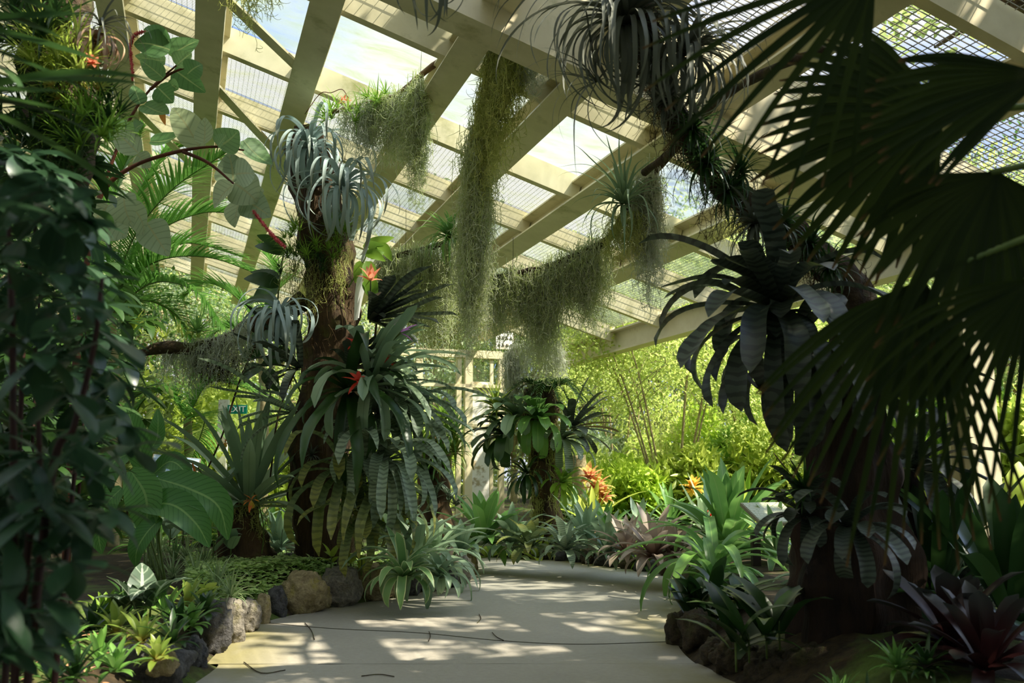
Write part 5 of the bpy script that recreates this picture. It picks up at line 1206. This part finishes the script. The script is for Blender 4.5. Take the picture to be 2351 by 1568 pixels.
palm('low feather palm whose frond crosses the EXIT sign', (430, 1200, 960), 12.2, [[(430, 960), (480, 880, 0), (560, 890, -.1), (690, 960, -.2)], [(430, 960), (380, 900, 0), (330, 920, 0), (290, 1000, 0)], [(430, 960), (440, 860, .3), (480, 800, .5), (560, 790, .7)], [(430, 960), (470, 960, -.3), (440, 1060, -.8), (420, 1130, -1.)]], L=.55)
palm('small bright feather palm between the side arm and the trunk', (600, 1200, 800), 13.5, [[(600, 800), (560, 700, 0), (480, 650, 0), (420, 680, 0)], [(600, 800), (620, 700, 0), (640, 640, .2), (600, 560, .4)], [(600, 800), (560, 760, -.3), (500, 760, -.6), (450, 830, -.8)]], L=.6, mat='palm')

# ------------------------------------------------------------------ tall glossy shrub close to the lens and the shade behind it
def shrub(name, label, base, d, stems, n, Lp, mat, box_, wr=.36, bx=0., dd=.3, grp=None, stem='darkstem', prof='obov', lobes=True):
    """Broad leaved shrub: leaves in whorls of five along its stems, filling the picture polygon given as rows (y, x0, x1)."""
    t = thing(name, label, 'shrub', GP(base[0], base[1], d), grp)
    sm = MB()
    for s_ in stems: tube(sm, np.vstack([GP(s_[0][0], s_[0][1], d)[None], path_px(s_[1:], d)]), np.linspace(.012, .005, len(s_)), n=len(s_) * 8, k=8, rough=.2)
    part('stem', sm, M[stem], t)
    ys = np.array([q[0] for q in box_]); mb = MB(); y = U(ys[0], ys[-1], n); x = np.interp(y, ys, [q[1] for q in box_]); x = x + (np.interp(y, ys, [q[2] for q in box_]) - x) * RNG.random(n)
    for i in range(n):
        c = P(x[i], y[i], d + U(-dd, dd)); k = PX(d); m = RNG.integers(3, 7); a0 = U(0, 6.28)
        a = a0 + np.arange(m) * 6.28 / m + U(-.3, .3, m)
        straps(mb, np.repeat(c[None], m, 0), a, U(-.7, .35, m), U(*Lp, m) * k, U(.85, 1.15, m) * wr * np.mean(Lp) * k, U(.1, .9, m), prof=prof, n=7, fold=.22)
    part('foliage', mb, M[mat], t); return t
shrub('umbrella_shrub', 'tall glossy blue green shrub with red brown stems close to the lens', (60, 1560), 2.2, [[(40, 1568), (110, 1150), (170, 980), (215, 800), (235, 640)], [(15, 1568), (60, 1300), (90, 1100), (80, 800)], [(90, 1568), (30, 900), (20, 500)]], 96, (90, 155), 'shrub', [(400, -40, 120), (520, -40, 210), (640, -40, 250), (800, -40, 330), (950, -40, 330), (1100, -40, 290), (1250, -40, 210), (1400, -40, 130), (1540, -40, 60)])
shrub('umbrella_shrub', 'second glossy shrub just behind the tallest, filling the edge of the view', (10, 1500), 3.2, [[(20, 1500), (40, 1100), (60, 700), (100, 400)], [(120, 1500), (160, 1200), (180, 1000)]], 110, (80, 130), 'shrub', [(330, -60, 120), (600, -60, 220), (800, -60, 260), (1000, -60, 240), (1200, -60, 190), (1350, -60, 100), (1500, -60, 60)])
shrub('broadleaf_shrub', 'dark broad leaved shrub in the shade below the hanging orchid mass', (80, 1350), 5.2, [[(60, 1400), (80, 900), (100, 500)], [(160, 1400), (190, 1000), (200, 700)]], 130, (60, 100), 'deep', [(250, -60, 190), (450, -60, 240), (700, -60, 290), (900, -60, 290), (1100, -60, 250), (1250, -60, 200)], dd=.5, prof='lance')
shrub('broadleaf_shrub', 'dark leafy shrub deep behind the ribbed leaves', (200, 1250), 8.5, [[(180, 1260), (200, 900), (220, 700)]], 120, (40, 70), 'crown_d', [(650, 0, 330), (850, 0, 350), (1050, 0, 330), (1200, 0, 300)], dd=.8, prof='lance')
mb = MB(); 
for x, y in ((195, 1080), (205, 1095), (198, 1105), (190, 1100)): rosette(mb, P(x, y, 8.), (0, -.3, 1), 6, .07, .03, (.2, .9), (.1, .6), prof='lance', n=5)
t = thing('red_ginger', 'red flower cluster glowing behind the glossy shrub', 'flower', P(198, 1095, 8.)); part('flower', mb, M['red'], t)
mb = MB(); tube(mb, [GP(198, 1250, 8.), P(198, 1095, 8.)], .008, n=6, k=6); part('stem', mb, M['greenstem'], t)

# hanging orchid mass in the upper corner
mb = MB(); tube(mb, path_px([(120, -80), (130, 60), (140, 180), (150, 330), (165, 480)], 4.6), [.14, .16, .18, .16, .06], n=30, k=16, rough=.5, freq=7)
t = solo('hanging_log', 'dark rotting log hung in the upper corner and smothered in orchids', 'log', mb, M['bark'], P(140, 180, 4.6))
for px, rx, ry, n, L, W, m, lb in [((130, 130), 80, 50, 26,   .16, .016, 'lime', 'sunlit yellow green orchid mass across the hanging log'), ((170, 200), 70, 45, 26, .15, .014, 'neo', 'green grassy orchid in the middle of the hanging log'), ((190, 290), 75, 50, 24, .16, .015, 'bright', 'green grassy orchid low on the hanging log'), ((60, 250), 70, 80, 24, .16, .016, 'deep', 'dark grassy orchid on the shaded edge of the hanging log'), ((70, 60), 90, 60, 22, .18, .02, 'deep', 'dark orchid leaves at the top of the hanging log'), ((240, 250), 40, 50, 12, .16, .013, 'deep', 'dark orchid tuft facing the roof from the hanging log'), ((110, 380), 90, 60, 22, .18, .02, 'deep', 'dark strappy orchid beneath the hanging log')]:
    grassy('tussock_orchid', lb, px, 4.35, rx, ry, n, L, W, m, N=14, grp='orchids on the hanging log')
curly('curling_air_plant', 'tan and pink curling air plant on the hanging log facing the roof', (222, 105), 4.3, 52, 46, 'brown_curl', (.3, .4, -.6), W=.022, droop=(2., 4.6), L=2.3, grp=None)
curly('curling_air_plant', 'dark wiry air plant looping beside the tan curling one', (230, 60), 4.25, 60, 20, 'silver_dim', (.7, .3, -.4), W=.012, droop=(1.4, 3.2), L=2.6, grp=None)
mb = MB(); c = P(214, 148, 4.15); rosette(mb, c, (0, -.8, .3), 14, .05, .02, (.2, 1.4), (.2, .8), prof='lance', n=5); t = thing('orchid_spray', 'dusty pink blossom below the tan curling air plant', 'orchid flower', c); part('flower', mb, M['coral'], t)
mb = MB(); tube(mb, [c, c + [-.05, .1, -.02], P(150, 170, 4.6)], .005, n=8, k=5); part('flower_stalk', mb, M['greenstem'], t)
# long dark blades hanging into the upper corner from outside the view
mb = MB(); N = 12; straps(mb, P(U(-150, -40, N), U(-140, 250, N), 2.4), U(-.6, .9, N), U(-.4, .3, N), U(.3, .55, N), U(.03, .05, N), U(.1, .9, N), prof='strap', n=8)
solo('strap_leaf_plant', 'dark out of focus strap leaves reaching in at the upper corner', 'plant', mb, M['deep'], P(-40, 80, 2.4))
# ------------------------------------------------------------------ the garden beyond
def tree(name, label, base, H, R, mat, n, leaf=.09, stems=1, clusters=26, bark='palebark', flat=.7, lo=.35, grp=None, spread=.55, aspect=.55):
    """A tree: stems that fork into a crown of leaf clusters."""
    b = np.asarray(base, float); t = thing(name, label, 'tree', b, grp); tm = MB(); mb = MB(); cs = []
    for s in range(stems):
        a = s * 6.28 / stems + U(0, 1); f = b + np.array([math.cos(a), math.sin(a), 0]) * .08 * (stems > 1)
        tp = b + np.array([math.cos(a) * R * spread, math.sin(a) * R * spread, H * .8]) if stems > 1 else b + np.array([U(-.2, .2), U(-.2, .2), H * .78])
        md = f * .5 + tp * .5 + np.array([U(-.1, .1), U(-.1, .1), .1 * H * (stems > 1)])
        r0 = (.022 if stems > 1 else .035) * H / 2.5 / max(1, stems ** .7) + .012
        tube(tm, [f - UPV * .1, md, tp], [r0, r0 * .7, r0 * .3], n=16, k=8, rough=.2)
        for q in range(max(2, clusters // stems)):
            u = U(lo, 1.); p0 = (f * (1 - u) ** 2 + 2 * md * u * (1 - u) + tp * u * u)
            an = U(0, 6.28); c = np.array([b[0] + math.cos(an) * R * U(.1, 1) ** .6, b[1] + math.sin(an) * R * U(.1, 1) ** .6, b[2] + H * U(lo, 1.0)])
            tube(tm, [p0, (p0 + c) / 2 + UPV * .05 * H, c], [r0 * .35, r0 * .25, r0 * .1], n=6, k=5); cs.append(c)
    part('trunk', tm, M[bark], t)
    per = n // len(cs)
    for c in cs: scatter(mb, ball_pts(per, c, np.array([1, 1, flat]) * R * U(.3, .48)), leaf, leaf * aspect, up=.45, droop=.5)
    part('crown', mb, M[mat], t); return t
def at(px, d): 
    p = P(px, 1100, d); p[2] = .1; return p
tree('multi_stem_tree', 'fine leaved yellow green tree with many slender stems behind the far bed', at(1545, 15.4), 4.7, 1.75, 'crown_a', 17000, leaf=.075, stems=9, clusters=54, lo=.45, spread=.85, aspect=.6)
mb = MB(); R = P(1540 + RNG.normal(0, 40, 240), U(930, 1130, 240), 15.3); moss(mb, R, U(.08, .25, 240), rad=.004, dens=16, csize=.08); solo('air_moss', 'dark mossy tufts clinging to the forks of the fine leaved tree', 'moss', mb, M['mossolive'], P(1540, 1030, 15.3), kind='stuff')
tree('broadleaf_tree', 'fine leaved tree filling the gap above the fern topped trunk', at(1420, 19.5), 5.0, 1.7, 'crown_a', 11000, leaf=.085, stems=4, clusters=34, lo=.35)
tree('broadleaf_tree', 'fresh green tree behind the huge banded bromeliad', at(1760, 16), 5.0, 2.0, 'crown_a', 16000, leaf=.07, stems=3, clusters=34, lo=.3)
T1 = [(1180, 24, 6.2, 2.6, 'crown_b', 'broad tree beyond the end wall seen past the posts'), (1330, 25, 6.6, 2.8, 'crown_c', 'cool green tree beyond the fern topped trunk'), (1500, 24, 7., 3., 'crown_b', 'tall tree behind the slender stemmed one'), (1680, 23, 7.2, 3., 'crown_c', 'cool green tree behind the lectern'), (1880, 22, 7.4, 3., 'crown_b', 'tree behind the shaded stump'), (2100, 20, 7.2, 2.8, 'crown_a', 'bright tree behind the steel post'), (2330, 18, 7., 2.8, 'crown_a', 'bright tree at the frame edge past the steel post'), (2500, 15, 6.5, 2.6, 'crown_b', 'tree outside the open side of the glasshouse'),
      (1000, 24, 6., 2.6, 'crown_c', 'cool green tree behind the stubby trunk'), (820, 25, 6.2, 2.8, 'crown_b', 'tree behind the tall trunk'), (640, 24, 6.4, 2.8, 'crown_a', 'bright tree behind the small palm'), (470, 23, 6.2, 2.6, 'crown_c', 'cool green tree behind the EXIT sign'), (300, 22, 6.4, 2.8, 'crown_b', 'tree behind the lush feather palm'), (120, 20, 6.6, 2.8, 'crown_d', 'dark tree behind the glossy shrubs'), (-60, 18, 7, 2.8, 'crown_d', 'dark tree at the frame edge behind the shrubs')]
for px, d, H_, R_, m, lb in T1:
    tree('garden_tree', lb, at(px, d), H_, R_, m, 9000, leaf=.13, clusters=36, lo=.12, bark='palebark', grp='trees beyond the glasshouse')
for i, (px, d, H_) in enumerate([(1100, 33, 10), (1420, 35, 11), (1750, 34, 11), (2050, 32, 11), (2400, 28, 11), (800, 34, 10), (480, 33, 10), (150, 30, 10), (-150, 26, 10)]):
    tree('forest_tree', 'tall tree of the back row, %s along from the end wall side' % ORD[i], at(px, d), H_, 4.2, 'crown_b' if i % 2 else 'crown_d', 9000, leaf=.2, clusters=40, lo=.1, grp='back row of trees')
# shrubs and coloured plants between
def bush(label, px, d, w, h, mat, n, leaf, name='garden_shrub', grp=None, prof=None, asp=.42, z=0.):
    b = at(px, d); b[2] = float(gz(b[0], b[1])) + z; t = thing(name, label, 'shrub', b, grp); mb = MB()
    m = max(3, n // 400)
    for i in range(m):
        c = b + np.array([U(-w, w) * .6, U(-w, w) * .6, h * U(.2, .8)])
        scatter(mb, ball_pts(n // m, c, (w * .5, w * .5, h * .36)), leaf, leaf * asp, up=.35, droop=-.35)
    part('foliage', mb, M[mat], t)
    sm = MB()
    for i in range(5): tube(sm, [b - UPV * .05, b + np.array([U(-w, w) * .3, U(-w, w) * .3, h * .4]), b + np.array([U(-w, w) * .6, U(-w, w) * .6, h * .8])], [.03, .02, .01], n=6, k=5)
    part('stem', sm, M['bark'], t)
SH = [(1420, 15, .8, .9, 'fern', 'yellow green ferny shrub behind the second row bromeliads', .16), (1470, 15.5, .8, 1., 'fern', 'yellow green ferny shrub beside the slender stems', .16), (1600, 15, .8, 1.1, 'lime', 'lime shrub past the slender stems', .2), (1700, 16, 1., 1.5, 'bright', 'bright green shrub behind the towering bromeliad', .22), (1790, 15, .9, 1.4, 'lime', 'sunny shrub behind the lectern board', .22), (1360, 18, 1., 1.6, 'crown_c', 'cool green shrub behind the rosy bromeliads', .2), (1300, 17, .9, 1.4, 'crown_a', 'fresh shrub behind the foot of the fern topped trunk', .16), (1640, 18, 1., 2.0, 'fern', 'yellow croton shrub under the trees', .2), (1520, 18, 1., 1.8, 'crown_a', 'fresh shrub right behind the slender stems', .2), (1740, 18, 1.2, 2.2, 'bright', 'broad bright shrub under the banded bromeliad', .26), (2230, 13, 1.2, 2.0, 'bright', 'bright shrub outside by the steel post', .26), (2330, 12, 1., 1.6, 'lime', 'lime shrub outside at the frame edge', .3), (2120, 14, 1., 1.8, 'crown_a', 'fresh shrub behind the side trunk', .2), (1950, 15, 1.2, 2., 'crown_b', 'green shrub behind the shaded stump', .22),
      (960, 18, 1., 1.8, 'crown_a', 'fresh shrub seen between tall trunk and stubby trunk', .18), (1060, 21, 1.2, 2.2, 'crown_b', 'green shrub outside the end wall', .22), (900, 15, .8, 1.2, 'lime', 'lime shrub low behind the hanging bromeliads', .18), (640, 14.5, .9, 1.5, 'lime', 'lime shrub behind the upright bromeliad', .2), (540, 16, 1., 1.6, 'crown_a', 'fresh shrub under the EXIT sign', .2), (440, 14, .9, 1.3, 'lime', 'lime shrub behind the pale panel', .2), (340, 13, 1., 1.6, 'crown_a', 'fresh shrub behind the ribbed leaves', .18), (560, 20, 1.4, 2.6, 'crown_a', 'broad fresh shrub behind the EXIT post', .22), (400, 18, 1.2, 2.4, 'lime', 'tall lime shrub behind the feather palm trunk', .22), (720, 17, 1., 1.8, 'crown_b', 'green shrub behind the tall trunk', .2), (240, 12, 1., 2.2, 'crown_b', 'green shrub behind the red flower', .16), (100, 10, 1., 2.6, 'crown_d', 'dark shrub behind the glossy shrubs', .16)]
for px, d, w, h, m, lb, lf in SH: bush(lb, px, d, w, h, m, 2600, lf, grp='shrubs of the sunny garden')
for px, y, L, m, lb in [(1368, 1125, 44, 'rosy', 'rosy orange bromeliad glowing beyond the far bed'), (1352, 1100, 38, 'rosy', 'yellow and rose bromeliad above the rosy orange one'), (1385, 1145, 34, 'rosy', 'coral bromeliad lowest of the rosy ones'), (1590, 1125, 32, 'croton', 'orange bromeliad beside the slender stems'), (1640, 1195, 34, 'red', 'small red bromeliad half hidden by the towering one')]:
    brom('bromeliad', lb, (px, y), 13.4, 26, L, 11, m, (0, .8, -.6), (.1, 1.4), (.2, 1.2), prof='strap', grp=None)
mb = MB(); tube(mb, [GP(1335, 1200, 14.2), P(1332, 1100, 14.2), P(1328, 1045, 14.2)], [.13, .12, .1], n=12, k=12, rough=.3, groove=.15); solo('weathered_stump', 'pale weathered stump post beside the rosy bromeliads', 'stump', mb, M['palebark'], GP(1335, 1200, 14.2))
for i, (px, d, L, m, lb) in enumerate([(1560, 15, 120, 'green', 'green strap plant under the slender stems'), (1430, 16.5, 120, 'bright', 'bright strap plant behind the ferny shrub'), (1710, 14, 120, 'bright', 'bright strap plant behind the arching green one'), (620, 12, 110, 'green', 'green strap plant behind the giant upright bromeliad'), (700, 11, 100, 'deep', 'dark strap plant behind the tall trunk base'), (350, 10, 120, 'green', 'green strap plant below the pale panel'), (480, 11, 110, 'green', 'green strap plant next to the pale panel'), (640, 10, 90, 'grey_green', 'grey strap plant in the shade beside the tall trunk'), (900, 11.5, 120, 'grey_green', 'grey strap plant behind the hanging bromeliads'), (2280, 9.5, 200, 'bright', 'bright strap plant outside by the steel post')]):
    b = GP(px, 1200, d); brom('strap_leaf_plant', lb, b, d, 30, L, 14, m, (0, 1, 0), (.1, 1.3), (.1, 1.4), prof='strap', cat='plant')
MX = ['bright', 'grey_green', 'lime', 'green', 'bright', 'crown_c', 'reddish', 'green', 'lime', 'grey_green']
for i in range(16):
    x = 1300 + i * 34 + U(-10, 10); d = U(13, 16.5); b = GP(x, 1180, d); m = MX[i % 10]
    brom('strap_leaf_plant', 'strap leaved plant, %s from the fern topped trunk in the sunny middle rows' % ORD[i], b, d, 26, U(80, 130), U(10, 18), m, (0, 1, 0), (.1, 1.4), (.1, 1.6), prof='strap' if i % 3 else 'lance', cat='plant', lv=.35, n=8)
for i in range(12):
    x = 340 + i * 32 + U(-10, 10); d = U(11, 16); b = GP(x, 1180, d); m = MX[(i * 3) % 10]
    brom('strap_leaf_plant', 'strap leaved plant, %s from the shrub side in the sunny rows behind the stump' % ORD[i], b, d, 26, U(80, 150), U(10, 18), m, (0, 1, 0), (.1, 1.4), (.1, 1.6), prof='strap' if i % 3 else 'lance', cat='plant', lv=.35, n=8)
for i in range(9):
    x = 1050 + i * 62 + U(-12, 12); b = G(x, np.interp(x, [1040, 1310, 1560], [1262, 1270, 1300]), .1); b[1] += .25
    b[2] = float(gz(b[0], b[1])); brom('bromeliad', 'low edging bromeliad, %s along the far path edge counted from the end wall' % ORD[i], b, b[1], 24, U(60, 90), U(12, 18), MX[(i * 7 + 1) % 10], (0, 1, 0), (.15, 1.45), (.4, 1.8), prof='strap', lv=.35, grp='low edging bromeliads')
# banana-like broad leaves past the steel post
t = thing('banana_plant', 'backlit yellow green banana leaves outside past the steel post', 'plant', GP(2330, 1250, 9.))
for a, b, w in (((2300, 1180), (2340, 1060), 70), ((2290, 1180), (2260, 1070), 40), ((2320, 1200), (2400, 1110), 70), ((2300, 1220), (2250, 1150), 50)):
    mb = MB(); leafpx(mb, a, b, w, 9., bend=.2, prof='lance', n=12); part('leaf', mb, M['lime'], t)
mb = MB(); tube(mb, [GP(2310, 1250, 9.), P(2305, 1180, 9.)], [.05, .03], n=6, k=8); part('stem', mb, M['greenstem'], t)
# big canopy trees over the near roof, the unseen ones added for shade
def canopy(label, base, top, R, n, mid=None):
    b = np.asarray(base, float); t = thing('canopy_tree', label, 'tree', b); tm = MB(); mb = MB(); c0 = np.asarray(top, float)
    tube(tm, [b, b * .5 + c0 * .5 + [.2, .1, .3] if mid is None else np.asarray(mid), c0 - UPV * (.6 if mid is None else .1)], [.28, .22, .14], n=24, k=14, rough=.25); bm_ = []
    for i in range(22):
        a = i * 2.4; r = R * math.sqrt((i + .5) / 22); c = c0 + np.array([math.cos(a) * r, math.sin(a) * r, U(-.4, .6)])
        bz = max(c[2], b[2]); tube(tm, [c0 - UPV * (.9 if mid is None else .1), (c0 + c) / 2 - UPV * (.2 if mid is None else 0), c], [.1, .05, .02], n=8, k=6); bm_.append(c)
    part('trunk', tm, M['bark'], t)
    for c in bm_: 
        p = ball_pts(n // 22, c, (R * .32, R * .32, .55)); N = len(p)
        straps(mb, p, U(0, 6.28, N), U(-.6, .4, N), U(.14, .24, N), U(.07, .12, N), U(0, .8, N), prof='obov', n=3, fold=.2)
    part('crown', mb, M['crown_b'], t)
canopy('unseen broad leaved tree added over the low end of the roof girder to break the sunlight', (7.2, 6.4, 0), (6.1, 5.4, 6.9), 2.1, 1900)
canopy('loose tree outside the open side seen through the mesh above the fan palm', (6.6, 10.2, 0), (5.6, 9.4, 6.6), 2.0, 1000)
canopy('added leaning tree outside whose unseen low bough shades the middle of the roof girder', (6.6, 4.6, 0), (1.05, 6.4, 5.75), .95, 1200, mid=(5.7, 5.3, 5.4))
canopy('unseen broad leaved tree added outside, its branches roofing over the upper corner for shade', (7.4, 3.6, 0), (5.6, 2.0, 6.6), 2.4, 2800)
canopy('unseen broad leaved tree added outside behind the viewpoint to shade the fan palm', (5.4, -1.5, 0), (3.6, -.6, 6.4), 3.0, 6500)
canopy('unseen broad leaved tree added behind the viewpoint to shade the glossy shrubs', (-3.8, -3.2, 0), (-1.5, -1.4, 7.2), 3.0, 5200)
canopy('unseen broad leaved tree added beside the glasshouse to shade the near corner', (8.2, 1.6, 0), (7.0, 1.8, 6.4), 3.0, 5000)

# the garden goes on behind and beside the viewpoint: unseen trees added to close off the sky
for i, (x, y, H_, R_) in enumerate([(-6.5, -3, 7, 2.6), (-3.2, -5.5, 7.5, 2.8), (0, -6.5, 7.5, 2.8), (3.4, -6, 7.5, 2.8), (7., -4.5, 7.5, 2.8), (-7.5, 1.5, 6.5, 2.4), (9.5, -1, 7, 2.6), (-7.5, 5.5, 6.5, 2.2)]):
    tree('garden_tree', 'dense unseen tree of the ring added behind the viewpoint to block the sky, %s round from the shrub side' % ORD[i], (x, y, .1), H_, R_, 'crown_d', 5000, leaf=.2, clusters=40, lo=.05, bark='bark', grp='unseen trees added behind the viewpoint')

for x, y, w, h, lb in ((3.4, .2, 1.3, 3.4, 'unseen dense dark shrub added beside the viewpoint below the fan palm to block sky light'), (-3., .0, 1.2, 3.2, 'unseen dense dark shrub added beside the viewpoint below the glossy shrubs to block sky light'), (2.6, -2.6, 1.4, 3.2, 'unseen dense dark shrub added behind the viewpoint at the edge of the path to block sky light')):  # unseen shrubs added to keep low sky light off the foreground
    b = np.array([x, y, .1]); t = thing('garden_shrub', lb, 'shrub', b, 'unseen shrubs added around the viewpoint'); mb = MB()
    scatter(mb, ball_pts(2600, b + UPV * h * .5, (w, w, h * .55), .2), .2, .09, up=.35); part('foliage', mb, M['crown_d'], t)
    sm = MB(); tube(sm, [b - UPV * .1, b + UPV * h * .4, b + UPV * h * .8], [.05, .04, .02], n=8, k=6); part('stem', sm, M['bark'], t)
